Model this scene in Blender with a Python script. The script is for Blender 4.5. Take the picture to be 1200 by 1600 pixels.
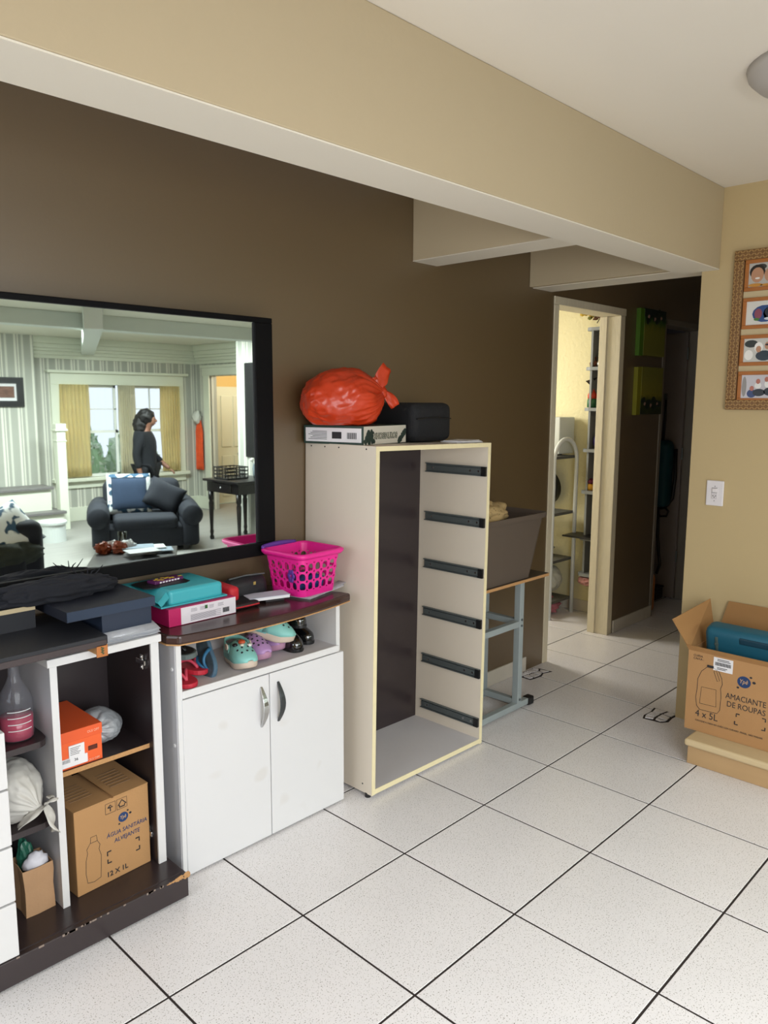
import bpy, bmesh, math, random
from math import sin, cos, pi, radians, sqrt
from mathutils import Vector, Matrix, noise

for o in list(bpy.data.objects):
    bpy.data.objects.remove(o)
SC = bpy.context.scene
COL = SC.collection

# ------------------------------------------------------------------ camera
cd = bpy.data.cameras.new('camera')
cam = bpy.data.objects.new('camera', cd)
COL.objects.link(cam)
cd.sensor_fit = 'VERTICAL'
cd.sensor_height = 24.0
cd.sensor_width = 18.0
cd.lens = 1205 / 1600 * 24
cd.clip_start = 0.05
YAW, PITCH, ROLL = 0.7694, 0.1419, 0.00415
fw = Vector((cos(YAW) * cos(PITCH), sin(YAW) * cos(PITCH), -sin(PITCH)))
rt = fw.cross(Vector((0, 0, 1))).normalized()
up = rt.cross(fw)
r2 = rt * cos(ROLL) + up * sin(ROLL)
u2 = up * cos(ROLL) - rt * sin(ROLL)
cam.matrix_world = Matrix(((r2.x, u2.x, -fw.x, -1.3583), (r2.y, u2.y, -fw.y, -1.6469),
                           (r2.z, u2.z, -fw.z, 1.5272), (0, 0, 0, 1)))
SC.camera = cam

# ------------------------------------------------------------------ world, lights, exposure
SC.view_settings.view_transform = 'Standard'
SC.view_settings.look = 'None'
SC.view_settings.gamma = 1
SC.view_settings.use_curve_mapping = False
SC.view_settings.exposure = 0.0
w = bpy.data.worlds.new('sky')
SC.world = w
w.use_nodes = True
bg = w.node_tree.nodes['Background']
bg.inputs[0].default_value = (0.80, 0.90, 1.0, 1)
bg.inputs[1].default_value = 1.25


def area(name, loc, target, sx, sy, power, col=(1, 1, 1)):
    l = bpy.data.lights.new(name, 'AREA')
    l.shape = 'RECTANGLE'
    l.size, l.size_y, l.energy, l.color = sx, sy, power, col
    o = bpy.data.objects.new(name, l)
    COL.objects.link(o)
    o.location = loc
    o.rotation_euler = (Vector(target) - Vector(loc)).to_track_quat('-Z', 'Y').to_euler()
    return o


area('daylight_balcony_door', (-0.82, -2.80, 1.32), (-0.62, -1.80, -0.13), 2.0, 1.9, 88, (0.95, 0.98, 1.0))
area('side_window_fill', (-2.55, -0.35, 1.6), (0.5, -0.1, 1.4), 1.3, 1.3, 17, (0.84, 0.93, 1.0))  # unseen side window, placed close to brighten the left of the brown wall
area('daylight_pantry_window', (2.72, 2.22, 1.75), (3.0, 0.7, 1.0), 0.55, 0.7, 24, (1.0, 0.96, 0.86))
area('living_room_fill', (2.4, -5.50, 2.392), (2.4, -5.501, 0.0), 3.4, 0.8, 300, (0.88, 1.0, 0.97))  # added fill, hidden behind the beam, to brighten the mirrored room

# ------------------------------------------------------------------ helpers
MIRY = 0.665          # glass plane of the mirror on the wall
VIRT = False          # True: coordinates are given as they appear inside the mirror
WM = {}


def lin(h):
    h = h.lstrip('#')
    v = [int(h[i:i + 2], 16) / 255 for i in (0, 2, 4)]
    return tuple(x / 12.92 if x <= 0.04045 else ((x + 0.055) / 1.055) ** 2.4 for x in v)


MATS = {}


def mat(name, col, rough=0.5, var=0.0, vs=6.0, bump=0.0, bs=80.0, metal=0.0, spec=0.5, trans=0.0,
        alpha=1.0, coat=0.0, emit=0.0, translucent=0.0, speck=None, stretch=None, rnd=0.0):
    if name in MATS:
        return MATS[name]
    m = bpy.data.materials.new(name)
    m.use_nodes = True
    nt = m.node_tree
    p = nt.nodes['Principled BSDF']
    c = lin(col) if isinstance(col, str) else col
    p.inputs['Base Color'].default_value = (*c, 1)
    p.inputs['Roughness'].default_value = rough
    p.inputs['Metallic'].default_value = metal
    p.inputs['Specular IOR Level'].default_value = spec
    p.inputs['Transmission Weight'].default_value = trans
    p.inputs['Alpha'].default_value = alpha
    p.inputs['Coat Weight'].default_value = coat
    p.inputs['Coat Roughness'].default_value = rough
    tc = nt.nodes.new('ShaderNodeTexCoord')
    vec = tc.outputs['Object']
    if stretch:
        mp = nt.nodes.new('ShaderNodeMapping')
        mp.inputs['Scale'].default_value = stretch
        nt.links.new(vec, mp.inputs[0])
        vec = mp.outputs[0]
    out = None
    if var or speck or rnd:
        n = nt.nodes.new('ShaderNodeTexNoise')
        n.inputs['Scale'].default_value = vs
        n.inputs['Detail'].default_value = 5
        nt.links.new(vec, n.inputs['Vector'])
        mx = nt.nodes.new('ShaderNodeMix')
        mx.data_type = 'RGBA'
        mx.inputs[6].default_value = (*[x * (1 - var) for x in c], 1)
        mx.inputs[7].default_value = (*[min(1, x * (1 + var)) for x in c], 1)
        nt.links.new(n.outputs[0], mx.inputs[0])
        out = mx.outputs[2]
        if speck:
            v = nt.nodes.new('ShaderNodeTexNoise')
            v.inputs['Scale'].default_value = speck[0]
            v.inputs['Detail'].default_value = 1
            nt.links.new(vec, v.inputs['Vector'])
            r = nt.nodes.new('ShaderNodeValToRGB')
            r.color_ramp.elements[0].position = speck[1]
            r.color_ramp.elements[1].position = speck[1] + 0.06
            nt.links.new(v.outputs[0], r.inputs[0])
            m2 = nt.nodes.new('ShaderNodeMix')
            m2.data_type = 'RGBA'
            m2.inputs[7].default_value = (*lin(speck[2]), 1)
            nt.links.new(r.outputs[0], m2.inputs[0])
            nt.links.new(out, m2.inputs[6])
            out = m2.outputs[2]
        if rnd:
            oi = nt.nodes.new('ShaderNodeObjectInfo')
            mr = nt.nodes.new('ShaderNodeMapRange')
            mr.inputs[3].default_value = 1 - rnd
            mr.inputs[4].default_value = 1 + rnd * 0.4
            nt.links.new(oi.outputs['Random'], mr.inputs[0])
            hv = nt.nodes.new('ShaderNodeHueSaturation')
            nt.links.new(mr.outputs[0], hv.inputs['Value'])
            nt.links.new(out, hv.inputs['Color'])
            out = hv.outputs[0]
        nt.links.new(out, p.inputs['Base Color'])
    if bump:
        b = nt.nodes.new('ShaderNodeTexNoise')
        b.inputs['Scale'].default_value = bs
        b.inputs['Detail'].default_value = 4
        nt.links.new(vec, b.inputs['Vector'])
        bp = nt.nodes.new('ShaderNodeBump')
        bp.inputs['Strength'].default_value = bump
        bp.inputs['Distance'].default_value = 0.01
        nt.links.new(b.outputs[0], bp.inputs['Height'])
        nt.links.new(bp.outputs[0], p.inputs['Normal'])
    if emit:
        p.inputs['Emission Color'].default_value = (*c, 1)
        p.inputs['Emission Strength'].default_value = emit
    if translucent:
        t = nt.nodes.new('ShaderNodeBsdfTranslucent')
        t.inputs[0].default_value = (*c, 1)
        if out:
            nt.links.new(out, t.inputs[0])
        ms = nt.nodes.new('ShaderNodeMixShader')
        ms.inputs[0].default_value = translucent
        nt.links.new(p.outputs[0], ms.inputs[1])
        nt.links.new(t.outputs[0], ms.inputs[2])
        nt.links.new(ms.outputs[0], nt.nodes['Material Output'].inputs[0])
    MATS[name] = m
    return m


def thing(name, label, cat, loc=(0, 0, 0), rz=0.0, group=None, rx=0.0, ry=0.0):
    o = bpy.data.objects.new(name, None)
    COL.objects.link(o)
    l = Vector(loc)
    if VIRT:
        l.y = 2 * MIRY - l.y
    o.location = l
    o.rotation_euler = (rx, ry, rz)
    o.empty_display_size = 0.05
    WM[o.name] = Matrix.Translation(l) @ o.rotation_euler.to_matrix().to_4x4()
    tag(o, label, cat, group)
    return o


def tag(o, label, cat, group=None):
    o['label'] = label
    o['category'] = cat
    if group:
        o['group'] = group
    return o


def obj(name, bm, m, parent=None, smooth=False, local=False, solid=0.0, bevel=0.0, sub=0, kind=None,
        label=None, recalc=True, weighted=False):
    if VIRT and not local:
        for v in bm.verts:
            v.co.y = 2 * MIRY - v.co.y
        bmesh.ops.reverse_faces(bm, faces=bm.faces)
    if recalc:
        bmesh.ops.recalc_face_normals(bm, faces=bm.faces)
    me = bpy.data.meshes.new(name)
    o = bpy.data.objects.new(name, me)
    if parent is not None:
        pm = WM[parent.name]
        if not local:
            bm.transform(pm.inverted())
        o.parent = parent
        wm = pm
    else:
        xs = [v.co.x for v in bm.verts]
        ys = [v.co.y for v in bm.verts]
        zs = [v.co.z for v in bm.verts]
        c = Vector(((min(xs) + max(xs)) / 2, (min(ys) + max(ys)) / 2, min(zs)))
        bm.transform(Matrix.Translation(-c))
        o.location = c
        wm = Matrix.Translation(c)
    bm.to_mesh(me)
    bm.free()
    me.materials.append(m)
    COL.objects.link(o)
    WM[o.name] = wm
    if smooth:
        for p in me.polygons:
            p.use_smooth = True
    if solid:
        md = o.modifiers.new('solid', 'SOLIDIFY')
        md.thickness = solid
        md.offset = 0
    if bevel:
        md = o.modifiers.new('bevel', 'BEVEL')
        md.width = bevel
        md.segments = 2
        md.limit_method = 'ANGLE'
        md.angle_limit = radians(40)
    if sub:
        md = o.modifiers.new('sub', 'SUBSURF')
        md.levels = md.render_levels = sub
    if kind:
        o['kind'] = kind
    if label:
        o['label'] = label
    return o


def struct(name, bm, m, parent=None, **k):
    o = obj(name, bm, m, parent, **k)
    if parent is None:
        o['kind'] = 'structure'
    return o


def copy_tree(o, loc, rot=None, label=None, parent=None):
    c = o.copy()
    COL.objects.link(c)
    if parent is None:
        c.location = loc
        if rot:
            c.rotation_euler = rot
        if label:
            c['label'] = label
        WM[c.name] = Matrix.Translation(Vector(loc)) @ c.rotation_euler.to_matrix().to_4x4()
    else:
        c.parent = parent
    for ch in [x for x in list(bpy.data.objects) if x.parent == o]:
        copy_tree(ch, None, parent=c)
    return c


def BM():
    return bmesh.new()


def box(bm, a, b, M=None):
    x0, y0, z0 = a
    x1, y1, z1 = b
    vs = [bm.verts.new((x, y, z)) for x in (x0, x1) for y in (y0, y1) for z in (z0, z1)]
    for f in ((0, 1, 3, 2), (4, 6, 7, 5), (0, 4, 5, 1), (2, 3, 7, 6), (0, 2, 6, 4), (1, 5, 7, 3)):
        bm.faces.new([vs[i] for i in f])
    if M is not None:
        for v in vs:
            v.co = M @ v.co
    return vs


def mbox(a, b, M=None):
    bm = BM()
    box(bm, a, b, M)
    return bm


def frame_of(d):
    d = Vector(d).normalized()
    a = Vector((0, 0, 1)) if abs(d.z) < 0.9 else Vector((1, 0, 0))
    x = d.cross(a).normalized()
    return x, d.cross(x).normalized(), d


def tube(bm, pts, r, n=8, cap=True):
    pts = [Vector(p) for p in pts]
    rings = []
    N = len(pts)
    px = None
    for i, p in enumerate(pts):
        d = (pts[min(i + 1, N - 1)] - pts[max(i - 1, 0)])
        if d.length < 1e-9:
            d = Vector((0, 0, 1))
        x, y, d = frame_of(d)
        if px is not None:
            x = (px - d * px.dot(d))
            x = x.normalized() if x.length > 1e-6 else frame_of(d)[0]
            y = d.cross(x)
        px = x
        rr = r[i] if isinstance(r, (list, tuple)) else r
        rings.append([bm.verts.new(p + (x * cos(2 * pi * k / n) + y * sin(2 * pi * k / n)) * rr) for k in range(n)])
    loft(bm, rings, cap=cap)


def loft(bm, rings, cap=True, closed=True):
    for a, b in zip(rings[:-1], rings[1:]):
        n = len(a)
        for k in range(n if closed else n - 1):
            bm.faces.new((a[k], a[(k + 1) % n], b[(k + 1) % n], b[k]))
    if cap:
        bm.faces.new(rings[0][::-1])
        bm.faces.new(rings[-1])


def lathe(bm, prof, c=(0, 0, 0), n=20, cap=True):
    c = Vector(c)
    rings = [[bm.verts.new(c + Vector((r * cos(2 * pi * k / n), r * sin(2 * pi * k / n), z))) for k in range(n)]
             for r, z in prof]
    loft(bm, rings, cap=cap)


def prism(bm, pts, z0, z1):
    """polygon in xy extruded from z0 to z1"""
    a = [bm.verts.new((x, y, z0)) for x, y in pts]
    b = [bm.verts.new((x, y, z1)) for x, y in pts]
    loft(bm, [a, b])


def poly(bm, pts):
    bm.faces.new([bm.verts.new(p) for p in pts])


def rbox(bm, a, b, r=0.02, seg=3, M=None):
    """rounded box"""
    t = BM()
    box(t, a, b)
    bmesh.ops.bevel(t, geom=list(t.edges), offset=r, segments=seg, affect='EDGES', profile=0.5)
    add(bm, t, M)


def add(bm, t, M=None):
    vm = {}
    for v in t.verts:
        vm[v] = bm.verts.new(M @ v.co if M is not None else v.co)
    for f in t.faces:
        try:
            bm.faces.new([vm[v] for v in f.verts])
        except ValueError:
            pass
    t.free()


def blob(c, r, amp=0.08, fr=2.5, seed=0, sub=4, flat=None, M=None):
    bm = BM()
    bmesh.ops.create_icosphere(bm, subdivisions=sub, radius=1)
    for v in bm.verts:
        n = v.co.normalized()
        k = 1 + amp * noise.noise(n * fr + Vector((seed * 7.1, seed * 3.3, 0)))
        p = Vector((n.x * r[0], n.y * r[1], n.z * r[2])) * k
        if flat is not None and p.z < flat:
            p.z = flat + (p.z - flat) * 0.08
        if M is not None:
            p = M @ p
        v.co = p + Vector(c)
    return bm


def ridge(p):
    return 1 - 2 * abs(noise.noise(p))


def bag(c, r, axis, neck, creases=13, amp=0.06, seed=0, n=96, m=48, zmin=None, pull=0.75):
    """a tied plastic bag: irregular gathers run to the knot, crumples over the body"""
    bm = BM()
    c = Vector(c)
    X, Y, A = frame_of(axis)
    rings = []
    fq = creases / 5.0
    for i in range(m + 1):
        th = 0.05 + (pi - 0.09) * i / m
        ring = []
        for k in range(n):
            f = 2 * pi * k / n
            d = A * cos(th) + (X * cos(f) + Y * sin(f)) * sin(th)
            g = math.exp(-((th - 0.25) / 0.95) ** 2)
            sw = f + 0.25 * noise.noise(Vector((th * 1.5, seed, f)))
            cr = ridge(Vector((cos(sw) * fq, sin(sw) * fq, th * 0.35 + seed * 3.7))) + 0.5 * ridge(Vector((cos(sw) * fq * 2.3, sin(sw) * fq * 2.3, th * 0.5 + seed)))
            sag = 0.09 * noise.noise(d * 1.7 + Vector((seed, 0, 0)))
            cm = 0.035 * ridge(d * 3.2 + Vector((0, seed, 0))) + 0.018 * ridge(d * 7 + Vector((seed, seed, 0)))
            k2 = 1 + amp * g * (cr - 0.6) + sag + cm * (1 - 0.6 * g)
            p = Vector((d.x * r[0], d.y * r[1], d.z * r[2])) * k2
            s = max(0, 1 - th / pull)
            s = s * s * (3 - 2 * s)
            kn = A * neck
            p = p.lerp(kn + (X * cos(f) + Y * sin(f)) * 0.012, s)
            p = c + p
            if zmin is not None and p.z < zmin:
                p.z = zmin + (p.z - zmin) * 0.03
            ring.append(bm.verts.new(p))
        rings.append(ring)
    loft(bm, rings)
    return bm


def leaf_strip(p0, p1, p2, w, n=10, wave=0.0, up=(0, 0, 1)):
    """a twisted strip of film: a knot ear"""
    bm = BM()
    rows = []
    p0, p1, p2 = Vector(p0), Vector(p1), Vector(p2)
    for i in range(n + 1):
        t = i / n
        p = p0 * (1 - t) ** 2 + p1 * 2 * t * (1 - t) + p2 * t * t
        d = ((p1 - p0) * (1 - t) + (p2 - p1) * t).normalized()
        s = d.cross(Vector(up))
        s = s.normalized() if s.length > 1e-5 else Vector((1, 0, 0))
        nn = s.cross(d)
        ww = w * (0.35 + 0.75 * sin(pi * min(1, t * 0.72)))
        rows.append([bm.verts.new(p + s * ww * k + nn * wave * sin(k * 5 + t * 7)) for k in (-1, -0.5, 0, 0.5, 1)])
    loft(bm, rows, cap=False, closed=False)
    return bm


FACE_MY = Matrix(((1, 0, 0), (0, 0, -1), (0, 1, 0))).to_4x4()      # text on a face that looks to -y
FACE_MX = Matrix(((0, 0, -1), (-1, 0, 0), (0, 1, 0))).to_4x4()     # text on a face that looks to -x


def text(s, pos, base, size, m, parent, name='lettering', sx=1.0, ext=0.0004, align='LEFT', shear=0.0, bold=0.0):
    cu = bpy.data.curves.new('t', 'FONT')
    cu.body = s
    cu.size = size
    cu.extrude = ext
    cu.align_x = align
    cu.resolution_u = 3
    cu.shear = shear
    cu.offset = bold
    t = bpy.data.objects.new('t', cu)
    COL.objects.link(t)
    bpy.context.view_layer.update()
    me = bpy.data.meshes.new_from_object(t.evaluated_get(bpy.context.evaluated_depsgraph_get()))
    bpy.data.objects.remove(t)
    bm = BM()
    bm.from_mesh(me)
    bpy.data.meshes.remove(me)
    bm.transform(Matrix.Translation(Vector(pos)) @ base @ Matrix.Diagonal((sx, 1, 1, 1)))
    return obj(name, bm, m, parent, recalc=False)


def cyl(bm, a, b, r, n=16):
    tube(bm, [a, b], r, n)


def rot(ax, deg, c=(0, 0, 0)):
    return Matrix.Translation(Vector(c)) @ Matrix.Rotation(radians(deg), 4, ax) @ Matrix.Translation(-Vector(c))


# ------------------------------------------------------------------ materials
M_cream = mat('wall_cream', '#bfa97e', 0.75, 0.05, 1.5, 0.05, 60)
M_beam = mat('beam_cream', '#b9a88a', 0.75, 0.03, 1.5, 0.04, 60)
M_ceil = mat('ceiling_white', '#e4dccf', 0.85, 0.02, 1.0)
M_brown = mat('wall_brown', '#5f4b2c', 0.45, 0.05, 1.2, 0.03, 90, spec=1.0, coat=1.0)
M_pantry = mat('wall_pantry_texture', '#e2d8ac', 0.8, 0.04, 4, 0.55, 38)
M_tile = mat('tile_speckled', '#e9e5e5', 0.30, 0.05, 5, speck=(260, 0.63, '#867f74'), rnd=0.04)
M_grout = mat('grout_dark', '#2a201d', 0.9, 0.1, 20)
M_base = mat('baseboard_tile', '#cfc8ba', 0.4, 0.05, 8)
M_white = mat('melamine_white', '#d8d7d7', 0.38, 0.03, 5)
M_white2 = mat('melamine_offwhite', '#ddd2c2', 0.4, 0.02, 5)
M_edge = mat('edge_cream', '#e6d9b0', 0.55, 0.06, 30)
M_wenge = mat('laminate_wenge', '#332a2b', 0.28, 0.12, 3, stretch=(1, 8, 8))
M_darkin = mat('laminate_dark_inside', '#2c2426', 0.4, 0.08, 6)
M_panelg = mat('panel_charcoal', '#26272c', 0.4, 0.08, 5, spec=0.35)
M_chip = mat('chipboard_raw', '#b98c5c', 0.9, 0.22, 120, 0.2, 200)
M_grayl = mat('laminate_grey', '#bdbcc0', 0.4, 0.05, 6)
M_black = mat('black_plastic', '#141416', 0.4)
M_blackm = mat('mirror_frame_black', '#070709', 0.6, 0.15, 10, spec=0.15)
M_mirror = mat('mirror_glass', (0.93, 0.95, 0.95), 0.015, metal=1.0)
M_steel = mat('steel_dark', '#666d6e', 0.4, 0.12, 60, metal=0.35)
M_chrome = mat('chrome', '#c9c9c9', 0.18, metal=1.0)
M_card = mat('cardboard', '#b18658', 0.85, 0.07, 7, 0.05, 160)
M_cardin = mat('cardboard_inside', '#a07648', 0.9, 0.06, 7)
M_ink = mat('print_ink', '#2b2a2e', 0.8)
M_inkb = mat('print_blue', '#1f3a66', 0.8)
M_paper = mat('paper_white', '#e4e2e4', 0.7, 0.03, 10)
M_film = mat('plastic_film', '#b4b7be', 0.2, 0.25, 18, 0.3, 40, alpha=0.85, spec=0.8)
M_pot = mat('greyblue_paint', '#98a1a2', 0.45, 0.08, 12)
M_trimdoor = mat('door_trim_cream', '#d6cbb0', 0.6, 0.10, 25, 0.25, 30, stretch=(3, 3, 0.5))

# ------------------------------------------------------------------ structure
YW, XR = 0.735, 2.235
ZC = 2.465

fl = struct('floor', mbox((-2.7, -3.0, -0.06), (4.9, 2.4, -0.0016)), M_grout)
TS, G = 0.45, 0.0034
tile_me = {}


def tile(x0, x1, y0, y1, m=M_tile):
    k = (round(x1 - x0, 3), round(y1 - y0, 3))
    x0 += G; x1 -= G; y0 += G; y1 -= G
    c = Vector(((x0 + x1) / 2, (y0 + y1) / 2, 0))
    if k not in tile_me:
        bm = BM()
        hx, hy, e = (x1 - x0) / 2, (y1 - y0) / 2, 0.0009
        a = [bm.verts.new((sx * hx, sy * hy, -0.01)) for sx, sy in ((-1, -1), (1, -1), (1, 1), (-1, 1))]
        b = [bm.verts.new((sx * hx, sy * hy, -e)) for sx, sy in ((-1, -1), (1, -1), (1, 1), (-1, 1))]
        d = [bm.verts.new((sx * (hx - e), sy * (hy - e), 0)) for sx, sy in ((-1, -1), (1, -1), (1, 1), (-1, 1))]
        loft(bm, [a, b, d])
        o = obj('tile', bm, m, fl, local=True)
        tile_me[k] = o
    else:
        o = tile_me[k].copy()
        COL.objects.link(o)
    o.location = c - WM[fl.name].translation
    return o


for i in range(-6, 11):
    for j in range(-8, 5):
        x0, x1, y0, y1 = i * TS, (i + 1) * TS, j * TS, (j + 1) * TS
        x0 = max(x0, -2.6); x1 = min(x1, 4.8)
        y0 = max(y0, -2.95)
        if j >= 1 and x1 < 2.0:
            if j > 1:
                continue
            y1 = min(y1, YW)
        if x1 - x0 < 0.03 or y1 - y0 < 0.03:
            continue
        tile(x0, x1, y0, y1)
rnd = random.Random(5)
for (cx, cy, nx_, ny_) in ((2.26, 0.675, 4, 2), (2.185, -0.105, 3, 2)):
    jit = {}
    for i in range(nx_ + 1):
        for j in range(ny_ + 1):
            jit[i, j] = (cx + (i - nx_ / 2) * 0.048 + rnd.uniform(-0.014, 0.014), cy + (j - ny_ / 2) * 0.05 + rnd.uniform(-0.012, 0.012))
    for i in range(nx_):
        for j in range(ny_):
            q = [jit[i, j], jit[i + 1, j], jit[i + 1, j + 1], jit[i, j + 1]]
            mx, my = sum(p[0] for p in q) / 4, sum(p[1] for p in q) / 4
            bm = BM()
            prism(bm, [(mx + (p[0] - mx) * 0.78, my + (p[1] - my) * 0.76) for p in q], -0.002, 0.004 + rnd.uniform(0, 0.003))
            obj('tile_shard', bm, M_tile, fl)
    bm = BM()
    hull = [jit[i, 0] for i in range(nx_ + 1)] + [jit[i, ny_] for i in range(nx_, -1, -1)]
    prism(bm, [(cx + (p[0] - cx) * 1.06, cy + (p[1] - cy) * 1.08) for p in hull], -0.003, 0.0015)
    obj('broken_mortar', bm, M_grout, fl)

# brown wall on the left with two doorways
bm = BM()
D1a, D1b, D1z = 2.49, 3.235, 2.075
D2a, D2b, D2z = 3.87, 4.50, 2.07
TH = 0.13
box(bm, (-2.7, YW, -0.05), (D1a, YW + TH, ZC))
box(bm, (D1a, YW, D1z), (D1b, YW + TH, ZC))
box(bm, (D1b, YW, -0.05), (D2a, YW + TH, ZC))
box(bm, (D2a, YW, D2z), (D2b, YW + TH, ZC))
box(bm, (D2b, YW, -0.05), (4.9, YW + TH, ZC))
struct('wall_left', bm, M_brown)
# right wall (end wall facing us) from the corridor edge to the living room
struct('wall_right', mbox((XR, -1.62, -0.05), (2.42, -0.165, ZC)), M_cream)
struct('ceiling', mbox((-2.7, -3.7, ZC), (4.9, 2.4, ZC + 0.1)), M_ceil)
bm = BM()
box(bm, (-2.7, -3.0, -0.05), (-2.6, -2.9, ZC))
box(bm, (-1.75, -3.0, 2.4), (0.32, -2.9, ZC))
box(bm, (-2.6, -3.0, -0.05), (-1.75, -2.9, ZC))
box(bm, (0.32, -3.0, -0.05), (0.6, -2.9, ZC))
box(bm, (0.5, -3.7, -0.3), (0.6, -3.0, ZC))
struct('wall_back', bm, M_cream)
bm = BM()
box(bm, (-2.7, -2.9, -0.05), (-2.6, -1.05, ZC))
box(bm, (-2.7, -1.05, -0.05), (-2.6, 0.35, 0.9))
box(bm, (-2.7, -1.05, 2.3), (-2.6, 0.35, ZC))
box(bm, (-2.7, 0.35, -0.05), (-2.6, YW, ZC))
struct('wall_window_side', bm, M_cream)
struct('wall_corridor', mbox((2.42, -0.29, -0.05), (4.9, -0.165, ZC)), M_brown)
struct('wall_corridor_end', mbox((4.8, -0.165, -0.05), (4.9, YW, ZC)), M_brown)
# pantry
struct('wall_pantry_end', mbox((3.65, YW + TH, -0.05), (3.75, 2.4, ZC)), M_pantry)
bm = BM()
box(bm, (1.9, 2.3, -0.05), (2.4, 2.4, ZC))
box(bm, (2.4, 2.3, -0.05), (3.05, 2.4, 1.3))
box(bm, (2.4, 2.3, 2.15), (3.05, 2.4, ZC))
box(bm, (3.05, 2.3, -0.05), (3.75, 2.4, ZC))
struct('wall_pantry_window', bm, M_pantry)
struct('wall_pantry_side', mbox((1.9, YW + TH, -0.05), (2.0, 2.4, ZC)), M_pantry)
# dark room behind the second doorway
bm = BM()
box(bm, (3.75, 1.75, -0.05), (5.2, 1.85, ZC))
box(bm, (5.1, YW + TH, -0.05), (5.2, 1.75, ZC))
box(bm, (3.75, YW + TH, ZC), (5.2, 1.85, ZC + 0.1))
box(bm, (4.9, YW + TH, -0.06), (5.2, 1.85, -0.004))
struct('wall_back_room', bm, mat('wall_backroom', '#6b6468', 0.7, 0.1, 3))
# beams
ZB = 2.12
struct('trim_1', mbox((-2.6, -0.244, ZB), (XR, -0.062, ZC)), M_beam, bevel=0.004)
struct('trim_2', mbox((1.277, -0.062, 2.148), (1.447, YW, ZC)), M_beam, bevel=0.004)
struct('trim_3', mbox((2.20, -0.165, 2.132), (2.42, YW, ZC)), M_beam, bevel=0.004)
M_bounce = mat('beam_floor_bounce', '#e0d8c8', 0.75, 0.02, 2)  # added strips: floor bounce under the beams painted in as a paler colour
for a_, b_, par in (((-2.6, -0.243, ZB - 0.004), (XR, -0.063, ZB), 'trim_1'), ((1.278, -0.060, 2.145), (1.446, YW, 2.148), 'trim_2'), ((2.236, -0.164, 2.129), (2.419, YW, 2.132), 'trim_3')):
    struct('bounce_strip', mbox(a_, b_), M_bounce, bpy.data.objects[par])
# baseboards of cut tile
for (x0, x1, nm) in ((-2.6, 2.27, 'baseboard_left'), (3.30, 3.86, 'baseboard_corridor')):
    x = x0
    root = None
    while x < x1 - 0.02:
        xe = min(x + 0.45, x1)
        o = struct(nm if root is None else 'tile', mbox((x + 0.001, YW - 0.009, 0.001), (xe - 0.001, YW + 0.002, 0.085)), M_base, root, bevel=0.002)
        root = root or o
        x = xe
y = YW + TH + 0.01
root = None
while y < 2.25:
    ye = min(y + 0.45, 2.29)
    o = struct('baseboard_pantry' if root is None else 'tile', mbox((3.641, y + 0.001, 0.001), (3.652, ye - 0.001, 0.085)), M_base, root, bevel=0.002)
    root = root or o
    y = ye
# door frames: pieces of a real wooden frame
M_fr = M_trimdoor
dr = struct('door_1', mbox((D1b - 0.012, YW - 0.004, 0), (D1b + 0.045, YW + TH + 0.004, D1z - 0.0085)), M_fr, bevel=0.003)
struct('jamb', mbox((D1a - 0.042, YW - 0.006, 0), (D1a + 0.006, YW + TH + 0.004, D1z - 0.0085)), M_fr, dr, bevel=0.003)
struct('head', mbox((D1a - 0.043, YW - 0.0075, D1z - 0.008), (D1b + 0.046, YW + TH + 0.0055, D1z + 0.036)), M_fr, dr, bevel=0.002)
struct('stop', mbox((D1b - 0.026, YW + 0.085, 0), (D1b - 0.0122, YW + TH + 0.006, D1z - 0.009)), M_fr, dr, bevel=0.003)
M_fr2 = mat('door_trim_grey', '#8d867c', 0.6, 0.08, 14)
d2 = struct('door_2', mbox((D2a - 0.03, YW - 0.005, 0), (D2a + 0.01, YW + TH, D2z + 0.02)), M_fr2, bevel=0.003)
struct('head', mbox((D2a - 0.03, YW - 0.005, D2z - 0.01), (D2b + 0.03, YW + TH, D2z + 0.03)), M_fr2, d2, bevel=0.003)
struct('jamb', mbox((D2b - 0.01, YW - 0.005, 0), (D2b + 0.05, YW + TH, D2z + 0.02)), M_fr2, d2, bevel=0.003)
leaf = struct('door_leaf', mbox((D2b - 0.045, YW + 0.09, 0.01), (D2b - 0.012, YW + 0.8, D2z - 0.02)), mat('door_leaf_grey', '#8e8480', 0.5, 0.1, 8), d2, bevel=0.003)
bm = BM()
for zz in (0.3, 1.1, 1.85):
    cyl(bm, (D2b - 0.05, YW + 0.082, zz), (D2b - 0.05, YW + 0.082, zz + 0.09), 0.007, 8)
struct('hinge', bm, M_steel, d2)
# wooden raised step by the right wall
st = thing('wooden_step', 'pale wooden step with rounded edge under the large cardboard box', 'step', (2.0, -1.0, 0))
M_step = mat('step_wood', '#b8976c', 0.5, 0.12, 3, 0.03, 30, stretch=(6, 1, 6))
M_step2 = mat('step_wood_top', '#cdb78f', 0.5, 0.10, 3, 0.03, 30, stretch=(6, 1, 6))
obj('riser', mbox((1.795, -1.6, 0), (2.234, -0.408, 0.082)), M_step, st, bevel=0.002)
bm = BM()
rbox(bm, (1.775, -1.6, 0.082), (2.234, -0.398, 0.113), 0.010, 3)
obj('tread', bm, M_step2, st, smooth=False)

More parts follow.
